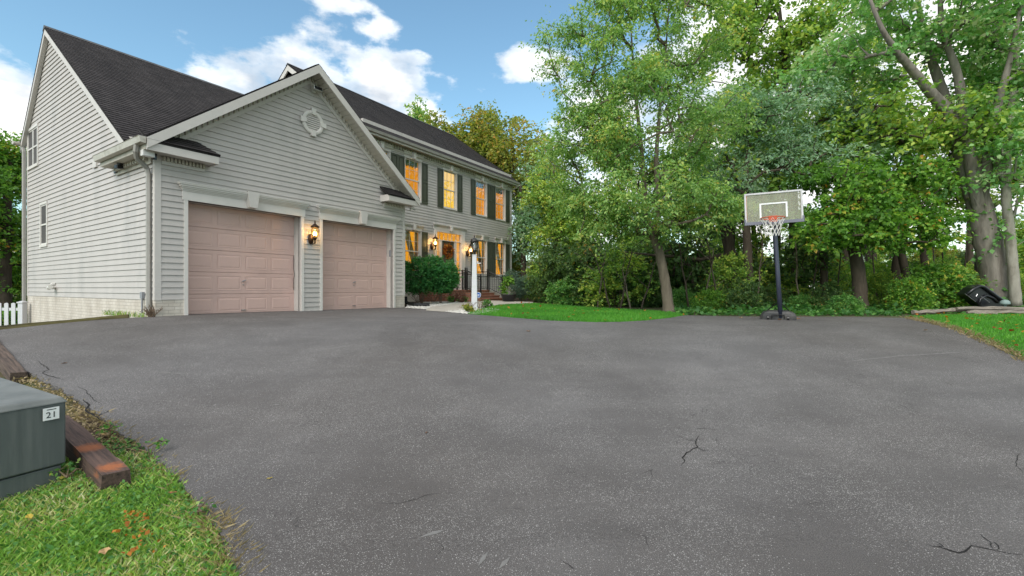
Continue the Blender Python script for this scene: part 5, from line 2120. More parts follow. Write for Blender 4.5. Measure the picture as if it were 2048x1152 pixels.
# ------------------------------------------------------------------ picket fence
fp = W(45, 604, 14.0)
fz0 = zground(fp.x, fp.y) - .05
fence = empty('picket_fence', (fp.x, fp.y, fz0))
tag(fence, 'white picket fence with square post beyond the side wall', 'fence')
ph = fp.z - fz0
MB().box(-.07, .07, -.07, .07, 0, ph - .05).build('post', 'fence_white', fence)
MB().box(-.09, .09, -.09, .09, ph - .049, ph - .01).hexa([(-.08, -.08, ph - .009), (.08, -.08, ph - .009), (.08, .08, ph - .009), (-.08, .08, ph - .009), (-.02, -.02, ph + .02), (.02, -.02, ph + .02), (.02, .02, ph + .02), (-.02, .02, ph + .02)]).build('post_cap', 'fence_white', fence)
zt = W(30, 606.5, 14.0).z - fz0
for z in (zt - .20, zt - .75):
    MB().box(-2.6, -.071, -.03, .01, z - .04, z + .045).build('rail', 'fence_white', fence)
pk = MB()
prof = [(-.06, .05), (.06, .05), (.06, zt - .04), (.045, zt - .012), (.0, zt), (-.045, zt - .012), (-.06, zt - .04)]
pk.prism([(x, -.05, z) for x, z in prof], (0, .02, 0))
pme = pk.mesh('picket')
pme.materials.append(MATS['fence_white'])
for i in range(11):
    o = share('picket', pme, fence)
    o.location.x = -.235 - i * .215

# ------------------------------------------------------------------ far right: split rails, tipped tub, cap
def log(name, pts, rad, label, mat='rail_wood'):
    p0 = Vector(pts[0])
    L = [Vector(p) - p0 for p in pts]
    P = []
    for i in range(len(L) - 1):
        for j in range(4):
            P.append(L[i].lerp(L[i + 1], j / 4))
    P.append(L[-1])
    rg = random.Random(len(label))
    P = [p + Vector((0, rg.uniform(-.02, .02), rg.uniform(-.015, .015))) for p in P]
    o = MB().tube(P, [rad * rg.uniform(.8, 1.15) for _ in P], 6, twist=.4).build(name, mat, None)
    o.location = p0
    tag(o, label, 'fence rail', 'fallen split rails on the lawn edge')


def gl(x, y, D, dz):
    X = (x - CX) / F * D
    return (X, D, zdrive(X, D) + dz)


log('split_rail', [gl(1825, 0, 12.6, .02), gl(1880, 0, 12.5, .07), gl(1935, 0, 12.4, .12)], .055, 'dark rotting split rail at the left end of the fallen rails')
log('split_rail', [gl(1915, 0, 12.35, .15), gl(1985, 0, 12.3, .16), gl(2060, 0, 12.2, .15)], .05, 'pale top split rail in front of the tipped black tub')
log('split_rail', [gl(1935, 0, 12.2, .05), gl(2000, 0, 12.1, .07), gl(2075, 0, 12.0, .06)], .05, 'long pale split rail lying lowest on the grass')
log('split_rail', [gl(2020, 0, 12.35, .13), gl(2090, 0, 12.2, .13), gl(2200, 0, 12.0, .10)], .05, 'split rail running out of the picture at the far right')
log('split_rail', [gl(1948, 0, 12.0, .03), gl(1975, 0, 11.9, .05), gl(1995, 0, 11.9, .03)], .035, 'short broken piece of split rail in the grass')

tubp = gl(1972, 0, 13.0, 0)
tub = empty('plastic_tub', tubp)
tag(tub, 'black moulded plastic base tipped up in the weeds before the thick trunk', 'plastic base')
outl = [(1932, 590), (1945, 577), (1958, 570), (1966, 571), (1978, 580), (1995, 593), (2014, 606), (2006, 616), (1985, 618), (1966, 618), (1950, 604)]
D0 = 13.0
poly = [W(x, y, D0) - Vector(tubp) for x, y in outl]
tb_ = MB()
tb_.prism([tuple(p) for p in poly], (0.12, .42, 0.0))
tb_.build('shell', 'tub_black', tub, bevel=.035)
rb = [W(x, y, D0 - .03) - Vector(tubp) for x, y in [(1934, 590), (1947, 579), (1959, 573), (1968, 575), (1980, 584), (1996, 596), (2012, 606)]]
MB().tube(rb, .045, 8).build('rolled_edge', 'tub_black', tub, smooth=True)
MB().tube([W(x, y, D0 - .02) - Vector(tubp) for x, y in [(1957, 612), (1961, 599), (1972, 592), (1986, 597), (1996, 606)]], .035, 8).build('wheel_arch', 'tub_black', tub, smooth=True)
MB().tube([W(1930, 588.5, D0 - .1) - Vector(tubp), W(1951, 604, D0 - .1) - Vector(tubp)], .009, 5).build('rod', 'steel', tub)
MB().tube([W(1963, 594, D0 - .1) - Vector(tubp), W(1979, 606, D0 - .1) - Vector(tubp)], .011, 5).build('rod', 'steel', tub)
MB().tube([W(1952, 594, D0 - .06) - Vector(tubp), W(1955, 589, D0 - .06) - Vector(tubp)], .012, 5).build('latch', 'steel', tub)
cpx = gl(2010, 0, 12.7, 0)
cap = empty('garden_light', cpx)
tag(cap, 'small weathered grey-green garden light beside the tipped black base', 'garden light')
MB().lathe([(.05, 0), (.035, .03), (.03, .22), (.06, .24)], (0, 0, 0), 10).build('stem', 'cap_grey', cap, smooth=True)
MB().lathe([(.10, .24), (.115, .27), (.10, .33), (.06, .365), (.01, .38)], (0, 0, 0), 12).build('cap', 'cap_grey', cap, smooth=True)

# posted sign in the woods
sg_ = W(1808, 565, 17.5)
r = empty('posted_sign', (sg_.x, sg_.y, zground(sg_.x, sg_.y) - .06))
tag(r, 'small white posted sign on a stake among the trees', 'sign')
hz_ = sg_.z - r.location.z
MB().box(-.085, .085, -.012, 0, hz_ - .13, hz_ + .13).build('board', 'sign_white', r)
MB().box(-.05, .05, -.0155, -.0125, hz_ - .01, hz_ + .05).box(-.055, .055, -.0155, -.0125, hz_ - .07, hz_ - .05).build('lettering', 'label_ink', r)
MB().box(-.02, .02, .001, .03, 0, hz_ + .1).build('stake', 'twig', r)

# yard sign (blue octagon) by the steps
sp = G(957, 607.5)
r = empty('yard_sign', sp)
tag(r, 'small blue octagonal security yard sign behind the lamp post', 'sign')
c = W(956.5, 591, sp.y) - sp
oc = [(math.cos(math.pi / 8 + j * math.pi / 4), math.sin(math.pi / 8 + j * math.pi / 4)) for j in range(8)]
MB().prism([(c.x + .115 * x, -.004, c.z + .125 * z) for x, z in oc], (0, .008, 0)).build('border', 'sign_white', r, fix=True)
MB().prism([(c.x + .098 * x, -.0065, c.z + .107 * z) for x, z in oc], (0, .002, 0)).build('plate', 'sign_blue', r, fix=True)
MB().box(c.x - .055, c.x + .055, -.009, -.007, c.z - .012, c.z + .018).box(c.x - .035, c.x + .035, -.009, -.007, c.z - .05, c.z - .035).build('lettering', 'sign_white', r)
MB().tube([(c.x, .006, 0), (c.x, .006, c.z)], .006, 5).build('stake', 'steel', r)

# corrugated drain pipe from the garage corner
dp = [house_to_world(GW + .12, -.02, 0), house_to_world(GW + .16, -.10, 0)]
g0, g1, g2 = G(811, 611), G(830, 614.5), G(862, 614.5)
p0 = Vector((g0.x, g0.y, g0.z))
pth = [Vector((0, .05, .30)), Vector((.02, 0, .10)), Vector((.12, -.05, .06)), g1 - p0 + Vector((0, 0, .07)), g2 - p0 + Vector((0, 0, .06))]
P = []
for i in range(len(pth) - 1):
    for j in range(12):
        P.append(pth[i].lerp(pth[i + 1], j / 12))
o = MB().tube(P, [.062 if i % 2 else .052 for i in range(len(P))], 10).build('drain_pipe', 'drain_black', None)
o.location = p0
tag(o, 'black corrugated drain pipe lying at the right garage corner', 'drain pipe')

# neighbour's house glimpsed through the trees
nb = Vector(((1068 - CX) / F * 46, 46, .6))
nh = empty('neighbour_house', nb)
tag(nh, 'distant grey-roofed house with brick chimney glimpsed through the trees', 'house')
wz, pz = W(1068, 560, 46).z - .6, W(1068, 522, 46).z - .6
MB().box(-2.0, 5.0, 0, 6, -1, wz).build('wall', 'wall_far', nh)
MB().prism([(-2.3, -.4, wz - .1), (-2.3, 6.4, wz - .1), (-2.3, 3, pz)], (7.6, 0, 0)).build('roof', 'roof_far', nh, fix=True)
MB().box(.55, 1.0, 1.0, 1.5, wz, pz + .5).build('chimney', 'brick_far', nh)

# ------------------------------------------------------------------ fallen leaves on the drive and near grass
lm = MB()
lm.v = [(0, 0, .006), (.012, .022, .012), (.02, .045, .004), (.014, .06, .012), (0, .085, .008), (-.014, .06, .014), (-.02, .045, .006), (-.012, .022, .014), (0, .05, .002)]
lm.f = [(8, i, (i + 1) % 8) for i in range(8)]
lv = {}
for m_ in ('dry_leaf', 'yellow_leaf', 'tan_leaf'):
    me = lm.mesh('leaf')
    me.materials.append(MATS[m_])
    lv[m_] = me
FL = [(134, 728, 'dry_leaf', 'reddish-brown fallen leaf on the asphalt beyond the cabinet', 1.0), (851, 869, 'dry_leaf', 'dark bit of leaf in the middle of the driveway', .6),
      (1052, 664, 'dry_leaf', 'tiny dark leaf on the far driveway before the lawn', .8), (1563, 642, 'dry_leaf', 'brown leaf right against the hoop base', 1.3), (1590, 638, 'dry_leaf', 'orange-brown leaf just right of the hoop base', 1.1),
      (532, 961, 'yellow_leaf', 'small yellow-green leaf alone on the near driveway', .45),
      (210, 1124, 'tan_leaf', 'large pale tan leaf lying on the near grass', 1.1), (55, 1041, 'yellow_leaf', 'yellow leaf on the grass below the cabinet', .8), (130, 1050, 'tan_leaf', 'brown curled leaf on the grass near the cabinet', .55),
      (355, 995, 'dry_leaf', 'red-brown leaf at the broken asphalt edge', .6), (200, 870, 'tan_leaf', 'tan leaf beside the orange-marked timber', .7), (165, 838, 'tan_leaf', 'small tan leaf at the timber back edge', .5),
      (1487, 637, 'tan_leaf', 'pale leaf on the far asphalt left of the hoop', 1.0), (1850, 663, 'tan_leaf', 'tan leaf on the right lawn edge', 1.0)]
for x, y, m_, lab, s in FL:
    q = G(x, y)
    o = share('fallen_leaf', lv[m_], None)
    dz = .03 if (y > 980 and x < 400) else .004
    o.location = q + Vector((0, 0, dz))
    o.rotation_euler = (random.uniform(-.2, .2), random.uniform(-.2, .2), random.uniform(0, 6.3))
    o.scale = (s * 1.3,) * 3
    tag(o, lab, 'leaf', 'fallen leaves')
# ------------------------------------------------------------------ trees
def sample_env(rng, env, n, gaps=.0, gscale=.5, shell=.35, seed=0.):
    vol = np.array([r[0] * r[1] * r[2] * (e[2] if len(e) > 2 else 1) for e in env for r in [e[1]]])
    vol = vol / vol.sum()
    out = []
    tries = 0
    while len(out) < n and tries < n * 30:
        tries += 1
        i = rng.choice(len(env), p=vol)
        c, r = env[i][0], env[i][1]
        d = rng.normal(size=3)
        d /= np.linalg.norm(d)
        q = rng.uniform(shell, 1) ** (1 / 2.2)
        p = np.array(c) + d * q * np.array(r)
        if gaps and mnoise.noise((p[0] * gscale + seed, p[1] * gscale, p[2] * gscale)) < -gaps:
            continue
        out.append(p)
    return np.array(out)


def make_tree(name, base, trunks, env, ncl, per, lsize, leafmat, barkmat, seed, sigma=.38, flat=.6, gaps=.12, gscale=.6, droop=.35, width=.32, shell=.35,
              hang=.7, branch_r=.010, rmax=.12, leaf_up=.8, zmin=None, ivy=None):
    """trunks: list of [(x,y,z,r)...] relative to base; env relative to base"""
    rng = np.random.default_rng(seed)
    root = empty(name, base)
    tm = MB()
    nodes, parent, rad = [], [], []
    for tr in trunks:
        P, Rr = [], []
        pts = [Vector(q[:3]) for q in tr]
        for i in range(len(tr) - 1):
            for j in range(5):
                f = j / 5
                # catmull-rom
                p0, p1, p2, p3 = pts[max(i - 1, 0)], pts[i], pts[i + 1], pts[min(i + 2, len(pts) - 1)]
                q = .5 * ((2 * p1) + (p2 - p0) * f + (2 * p0 - 5 * p1 + 4 * p2 - p3) * f * f + (3 * p1 - p0 - 3 * p2 + p3) * f ** 3)
                P.append(q)
                Rr.append(tr[i][3] * (1 - f) + tr[i + 1][3] * f)
        P.append(pts[-1])
        Rr.append(tr[-1][3])
        if tr[0][2] < .1:          # root flare
            Rr[0] *= 1.45
            if len(Rr) > 1:
                Rr[1] *= 1.08
        tm.tube(P, [r * (1 + .05 * math.sin(3.7 * i + seed)) for i, r in enumerate(Rr)], 10)
        for i, p in enumerate(P):
            nodes.append(np.array(p))
            parent.append(-1)
            rad.append(Rr[i])
    ntr = len(nodes)
    zlow = trunks[0][0][2] + .35 * (trunks[0][-1][2] - trunks[0][0][2]) if zmin is None else zmin
    tn = np.array(nodes)
    cl = sample_env(rng, env, ncl, gaps, gscale, shell, seed * 3.1)
    dist = np.min(np.linalg.norm(cl[:, None] - tn[None], axis=2), axis=1)
    order = np.argsort(dist)
    NN = np.zeros((ntr + 4 * len(cl), 3))
    NN[:ntr] = tn
    okn = np.zeros(len(NN), bool)
    okn[:ntr] = tn[:, 2] > zlow
    if not okn[:ntr].any():
        okn[ntr - 1] = True
    cnt = ntr
    par = [-1] * ntr
    load = [0] * ntr
    for ci in order:
        p = cl[ci]
        d = NN[:cnt] - p
        L = np.linalg.norm(d, axis=1)
        cost = L + np.maximum(0, d[:, 2] + .25 * L) * .9 + (~okn[:cnt]) * 1e3
        k = int(np.argmin(cost))
        a = NN[k].copy()
        prev = k
        segs = 3 if L[k] > .5 else 1
        for s in range(1, segs + 1):
            f = s / segs
            q = a * (1 - f) + p * f
            if s < segs:
                q = q + rng.normal(size=3) * .06 * L[k] + np.array([0, 0, .10 * L[k] * math.sin(math.pi * f)])
            NN[cnt] = q
            okn[cnt] = True
            par.append(prev)
            load.append(0)
            prev = cnt
            cnt += 1
        load[prev] += 1
    for i in range(cnt - 1, ntr - 1, -1):
        if par[i] >= 0:
            load[par[i]] += load[i]
    for i in range(ntr, cnt):
        a, b = par[i], i
        r1 = min(rmax, branch_r * max(1, load[i]) ** .5)
        r0 = min(rmax, branch_r * max(1, load[a]) ** .5) if a >= ntr else min(rmax, r1 * 1.2)
        tm.tube([NN[a], NN[b]], [r0, r1], 4 if r1 < .03 else 6, cap=False)
    tm.build('trunk', barkmat, root, smooth=True)
    # leaves
    k = len(cl)
    cr = rng.uniform(0, 1, k)
    m = (per * rng.uniform(.6, 1.4, k)).astype(int)
    idx = np.repeat(np.arange(k), m)
    # sprays: every cluster is a handful of drooping twigs set with leaves
    KT = max(3, per // 9)
    tw = rng.normal(size=(k, KT, 3))
    tw[:, :, 2] = tw[:, :, 2] * flat + .10
    tw = tw / np.linalg.norm(tw, axis=2, keepdims=True)
    tl_ = sigma * rng.uniform(1.0, 2.3, (k, KT))
    ti = rng.integers(0, KT, len(idx))
    dv = tw[idx, ti]
    sv = rng.uniform(.08, 1, len(idx)) ** .8
    off = dv * (tl_[idx, ti] * sv)[:, None]
    off[:, 2] -= hang * .35 * tl_[idx, ti] * sv ** 2
    off += rng.normal(size=off.shape) * sigma * .13
    Pq = cl[idx] + off
    rv_ = cr[idx] * .45 + rng.uniform(0, .62, len(idx)) - .02
    V = leaves(rng, Pq, lsize, None, unit(off), droop, width, leaf_up)
    if ivy is not None:
        # leaves climbing the trunk
        n, z1, sz = ivy
        ii = rng.integers(0, ntr - 1, n)
        f = rng.uniform(0, 1, n)[:, None]
        pts = tn[ii] * (1 - f) + tn[np.minimum(ii + 1, ntr - 1)] * f
        rr = np.array([rad[i] for i in ii])[:, None]
        a = rng.uniform(0, 2 * math.pi, n)
        pts = pts + np.stack([np.cos(a), np.sin(a), rng.normal(size=n) * .4], 1) * (rr + .05)
        sel = (pts[:, 2] < z1)
        pts = pts[sel]
        V = np.concatenate([V, leaves(rng, pts, sz, None, None, .5, .4, .2)])
        rv_ = np.concatenate([rv_, rng.uniform(0, .6, len(pts))])
    me = quad_mesh('crown', V, rv_, leafmat)
    o = bpy.data.objects.new('crown', me)
    link(o, root)
    return root


def rel(x, y, D, base):
    return W(x, y, D) - Vector(base)


def ell(x, y, D, rx, ry, rz, base, w=1.0):
    """ellipsoid centred on pixel x,y at depth D; rx, rz given in pixels, ry in metres"""
    c = rel(x, y, D, base)
    return (tuple(c), (rx / F * D, ry, rz / F * D), w)


def tr_px(l, base):
    return [(*rel(x, y, D, base), r) for x, y, D, r in l]


# 1 forked tree on the lawn
tb0 = G(1338, 626)
tb0 = Vector((tb0.x, tb0.y, tb0.z))
D = tb0.y
trk = tr_px([(1338, 628, D, .155), (1331, 570, D, .135), (1318, 505, D, .12), (1304, 466, D, .115), (1290, 400, D + .1, .085), (1283, 300, D + .2, .06), (1270, 180, D + .3, .04), (1262, 60, D + .3, .02)], tb0)
trk2 = tr_px([(1306, 474, D, .08), (1316, 420, D - .1, .075), (1312, 340, D - .2, .06), (1318, 240, D - .2, .045), (1330, 120, D - .2, .025), (1340, -20, D - .2, .015)], tb0)
trk3 = tr_px([(1291, 405, D + .1, .05), (1255, 340, D - .2, .04), (1220, 260, D - .3, .03), (1190, 160, D - .3, .018)], tb0)
t = make_tree('lawn_tree', tb0, [trk, trk2, trk3],
              [ell(1280, 395, D, 175, 2.0, 85, tb0, 1.35), ell(1180, 410, D - .4, 85, 1.4, 60, tb0, 1.2), ell(1400, 420, D, 90, 1.4, 55, tb0, 1.2), ell(1300, 250, D, 185, 2.2, 110, tb0), ell(1190, 300, D, 120, 1.7, 80, tb0),
               ell(1230, 110, D, 150, 1.9, 100, tb0, .9), ell(1350, 60, D, 120, 1.8, 130, tb0, .8), ell(1180, 20, D, 90, 1.6, 70, tb0, .8), ell(1280, -60, D, 130, 1.8, 60, tb0, .6)],
              760, 118, .088, 'leaf_pear', 'bark', 11, sigma=.27, flat=.5, gaps=.06, gscale=.9, droop=.55, width=.26, shell=.25, rmax=.07, branch_r=.008, zmin=(CY - 470) / F * D + CAMZ - tb0.z)
tag(t, 'forked young tree with pale bare trunk standing on the island lawn', 'tree')

# 2 big leaning maple at the right
b2 = Vector(((1997 - CX) / F * 14.2, 14.2, .0))
b2.z = zground(b2.x, b2.y) - .08
D = 14.2
t1 = tr_px([(2003, 612, D, .42), (1988, 540, D, .36), (1972, 470, D, .33), (1955, 400, D, .30), (1932, 320, D, .27), (1905, 240, D - .1, .20), (1865, 190, D - .3, .15), (1815, 130, D - .6, .11), (1770, 70, D - .9, .07), (1740, 0, D - 1, .04)], b2)
t2 = tr_px([(1934, 326, D, .20), (1905, 250, D + .2, .17), (1880, 170, D + .3, .14), (1850, 80, D + .3, .10), (1835, 0, D + .4, .06)], b2)
t3 = tr_px([(1975, 480, D, .19), (1950, 380, D - .2, .16), (1930, 250, D - .3, .14), (1915, 150, D - .4, .11), (1885, 60, D - .4, .08), (1880, -40, D - .4, .05)], b2)
t4 = tr_px([(1960, 420, D, .16), (1975, 320, D - .3, .14), (1990, 230, D - .6, .11), (2020, 120, D - 1, .07), (2040, 20, D - 1.2, .04)], b2)
t = make_tree('maple_tree', b2, [t1, t2, t3, t4],
              [ell(1760, 70, D + .2, 150, 2.0, 90, b2), ell(1930, 20, D - .6, 170, 2.0, 70, b2), ell(2020, 200, D - 1.2, 60, 1.5, 110, b2, .9), ell(1700, 140, D + .4, 120, 1.8, 55, b2, .7),
               ell(2030, 90, D, 90, 2.0, 110, b2), ell(1820, -40, D, 220, 2.5, 60, b2, .7), ell(1810, 230, D + 1.2, 70, 1.0, 45, b2, .35), ell(1970, 375, D - 1.2, 60, .7, 40, b2, .5), ell(2000, 450, D - 1.3, 50, .7, 40, b2, .4)],
              290, 66, .13, 'leaf_silver', 'bark_grey', 12, sigma=.36, flat=.5, gaps=.02, gscale=.75, droop=.45, width=.38, shell=.1, rmax=.10, branch_r=.011, zmin=1.8, ivy=(900, 3.4, .12))
tag(t, 'huge leaning maple with thick furrowed grey trunk splitting into several limbs', 'tree')
# pale slim trunk to its right
b3 = Vector(((2028 - CX) / F * 13.6, 13.6, 0))
b3.z = zground(b3.x, b3.y) - .08
t = make_tree('slim_tree', b3, [tr_px([(2032, 612, 13.6, .14), (2026, 540, 13.6, .125), (2020, 470, 13.6, .12), (2012, 380, 13.6, .11), (2018, 250, 13.7, .09), (2035, 100, 13.8, .06), (2045, -30, 13.9, .03)], b3),
                               tr_px([(2013, 390, 13.6, .08), (1990, 300, 13.7, .06), (1975, 200, 13.8, .04)], b3)],
              [ell(2060, 60, 13.8, 110, 1.8, 150, b3), ell(2050, 320, 13.4, 60, 1.4, 90, b3, .7), ell(2060, 450, 13.2, 50, 1.0, 60, b3, .5)],
              170, 70, .13, 'leaf_silver', 'bark_pale', 13, sigma=.36, gaps=.1, droop=.45, width=.38, rmax=.06, zmin=1.5)
tag(t, 'slim pale-barked tree close on the right of the huge leaning maple', 'tree')


def simple(name, label, x, ybase, D, trunk, env, ncl, per, ls, lm_, bm_, seed, **kw):
    b = Vector(((x - CX) / F * D, D, 0))
    b.z = zground(b.x, b.y) - .08
    tr = [(*rel(px, py, D + dd, b), r) for px, py, dd, r in trunk]
    tr[0] = (0, 0, 0, trunk[0][3])
    e = [ell(px, py, D + dd, rx, ry, rz, b, *w_) for px, py, dd, rx, ry, rz, *w_ in env]
    t = make_tree(name, b, [tr], e, ncl, per, ls, lm_, bm_, seed, **kw)
    tag(t, label, 'tree')
    return t


# 3 blue-grey silvery tree between
simple('olive_tree', 'blue-grey silvery leaved tree behind the hoop backboard', 1500, 600, 15.5, [(1500, 615, 0, .16), (1495, 500, 0, .14), (1490, 380, 0, .11), (1500, 280, 0, .07), (1520, 180, 0, .03)],
       [(1460, 260, 0, 90, 1.8, 80), (1600, 230, .3, 130, 2, 70), (1650, 310, 0, 90, 1.8, 60), (1540, 340, -.4, 120, 1.6, 65), (1430, 380, .2, 70, 1.4, 60, .8), (1690, 260, .3, 60, 1.6, 60, .8)],
       330, 95, .13, 'leaf_olive', 'bark_dark', 21, sigma=.30, gaps=.06, gscale=.8, droop=.5, width=.16, shell=.25, leaf_up=.4)
# light green tall tree filling the sky between lawn tree and maple
simple('tall_tree', 'tall airy light green tree high between lawn tree and huge maple', 1585, 600, 19, [(1590, 612, 0, .2), (1588, 450, 0, .18), (1580, 300, 0, .15), (1570, 160, 0, .1), (1560, 20, 0, .05)],
       [(1500, 60, 0, 110, 2.2, 80), (1620, 40, 0, 120, 2.2, 90), (1560, 140, 0, 130, 2.2, 70), (1450, 130, 0, 70, 1.8, 60, .8), (1560, -50, 0, 160, 2.5, 60, .7)],
       250, 58, .16, 'leaf_forest', 'bark_dark', 20, sigma=.42, flat=.5, gaps=.02, gscale=.6, droop=.45, width=.36, shell=.1, rmax=.08, branch_r=.011)
# 4 bright green low tree in front of the wood
simple('bright_tree', 'bright green low spreading tree right of the hoop pole', 1722, 600, 14.0, [(1728, 607, 0, .21), (1716, 540, 0, .19), (1702, 470, 0, .16), (1690, 400, .1, .11), (1700, 330, .1, .06)],
       [(1700, 440, -.5, 130, 1.3, 65, 1.3), (1790, 400, -.4, 110, 1.4, 75), (1660, 370, -.2, 80, 1.3, 50), (1830, 460, -.3, 60, 1.1, 70, .8), (1640, 470, -.6, 50, 1.0, 45, 1), (1760, 350, 0, 100, 1.4, 45)],
       260, 66, .125, 'leaf_bright', 'bark_dark', 22, sigma=.27, flat=.45, gaps=.04, gscale=1.0, droop=.5, width=.34, shell=.2)
# 5 yellow-green trees behind the main house
simple('yellow_tree', 'yellowing tree rising just beyond the right end of the main roof', 1040, 560, 31, [(1045, 600, 0, .25), (1040, 450, 0, .22), (1030, 340, 0, .15), (1020, 260, 0, .07)],
       [(1030, 330, 0, 80, 3.0, 90), (990, 280, 1, 50, 2.5, 60), (1075, 400, -1, 60, 2.5, 90), (960, 300, 1, 40, 2, 50)],
       300, 70, .21, 'leaf_yellow', 'bark_dark', 23, sigma=.6, gaps=.12, gscale=.4, shell=.2, rmax=.12, branch_r=.016)
simple('tall_tree', 'tall thin-topped green tree showing above the main roof ridge', 925, 560, 33, [(925, 600, 0, .28), (925, 400, 0, .2), (925, 260, 0, .10)],
       [(930, 255, 0, 50, 2.5, 45), (890, 265, 0, 35, 2, 40), (960, 250, 0, 30, 2, 40), (940, 330, 0, 90, 3, 60)],
       220, 60, .22, 'leaf_yellow', 'bark_dark', 24, sigma=.6, gaps=.10, gscale=.4, shell=.2, rmax=.12, branch_r=.016)
simple('tall_tree', 'lone dark green tree top poking over the roof ridge by the clouds', 826, 560, 36, [(826, 600, 0, .28), (826, 400, 0, .2), (826, 240, 0, .08)],
       [(826, 232, 0, 24, 2.0, 26), (818, 270, 0, 34, 2.5, 35)], 90, 60, .22, 'leaf_pear', 'bark_dark', 25, sigma=.5, gaps=.05, gscale=.4, shell=.2, rmax=.12, branch_r=.016)
# 6 dark slim tree near the house end
simple('slim_tree', 'slim dark multi-branched tree close to the right house corner', 1048, 600, 27.5, [(1048, 606, 0, .17), (1047, 520, 0, .15), (1045, 440, 0, .12), (1040, 370, 0, .08)],
       [(1080, 390, 0, 60, 2.0, 80), (1055, 470, 0, 40, 1.6, 60, .6), (1110, 430, 0, 50, 2, 70)], 200, 70, .17, 'leaf_olive', 'bark_dark', 26, sigma=.5, gaps=.14, gscale=.5, shell=.2, rmax=.10, branch_r=.014)
# 7 left edge tree
lb_ = 17.0
simple('hedge_tree', 'dense green tree crowding the left edge beyond the side wall', 10, 600, lb_, [(10, 640, 0, .2), (12, 520, 0, .16), (15, 400, 0, .12), (20, 320, 0, .06)],
       [(10, 380, 0, 60, 1.8, 90), (-30, 340, 0, 60, 2, 70), (15, 500, .4, 60, 1.5, 90), (-40, 480, 0, 60, 2, 110), (0, 300, 0, 40, 1.2, 30), (5, 585, .6, 50, 1.2, 45, .8)],
       330, 80, .14, 'leaf_bright', 'bark_dark', 27, sigma=.34, gaps=.14, gscale=.7, shell=.2)

# 8 individual forest trunks behind the edge (deep shade, thick dark trunks)
forest = [(1482, 17.5, .27, -8, 470, 'thick dark trunk leaning left of the hoop pole among broken boughs'), (1455, 19.0, .22, 2, 430, 'dark upright trunk just left of the leaning thick trunk'),
          (1648, 17.0, .15, 0, 500, 'thin dark upright trunk right of the hoop backboard'), (1582, 18.0, .12, 1, 520, 'thin dark trunk right behind the hoop pole'),
          (1790, 16.5, .24, 3, 470, 'dark upright trunk beside the white posted sign'), (1832, 15.6, .14, -12, 450, 'brown trunk slanting up to the left beside the sign'),
          (1862, 15.8, .14, -6, 440, 'curved brown trunk left of the tipped black base'), (1965, 17.5, .26, 0, 430, 'dark straight trunk half hidden behind the huge maple'),
          (1940, 22, .15, 0, 420, 'slender far trunk before the sunset glow'), (1750, 24, .28, -6, 330, 'tall thick trunk leaning left high behind the bright tree'),
          (1690, 24, .22, 2, 350, 'tall dark trunk above the hoop backboard'), (1560, 22, .2, -3, 380, 'forest trunk above the rim in shade'),
          (1210, 18, .10, -4, 520, 'thin stem in the dark thicket left of the lawn tree'), (1250, 18.5, .08, 5, 530, 'thin slanting stem in the dark thicket'), (1170, 19, .09, 3, 520, 'thin stem at the left of the dark thicket'),
          (1400, 17, .10, -5, 500, 'thin stem just right of the lawn tree trunk')]
for i, (x, D, r_, lean, ytop, lab) in enumerate(forest):
    yb_ = 612
    lx = lean * 6
    thin = r_ < .13
    e = [(x + lx * 1.5, ytop - 150, 0, 110, 3, 110), (x + lx, ytop - 60, .5, 90, 2.5, 60, .6)] if not thin else [(x + lx, ytop + 10, 0, 55, 1.5, 50)]
    simple('forest_tree', lab, x, yb_, D, [(x, yb_, 0, r_), (x + lx * .25, (yb_ + ytop) / 2 + 30, 0, r_ * .9), (x + lx * .6, ytop, 0, r_ * .75), (x + lx * 1.2, ytop - 120, .2, r_ * .5), (x + lx * 1.6, ytop - 220, .3, r_ * .2)] if not thin else
           [(x, yb_, 0, r_), (x + lx * .5, (yb_ + ytop) / 2, 0, r_ * .8), (x + lx, ytop, 0, r_ * .4)],
           e, 90 if not thin else 40, 52, .19 if D > 20 else .16, 'leaf_forest' if not thin else 'leaf_dark', 'bark_dark', 40 + i, sigma=.5 if not thin else .4, gaps=.1, gscale=.4, shell=.15, rmax=.09, branch_r=.013)

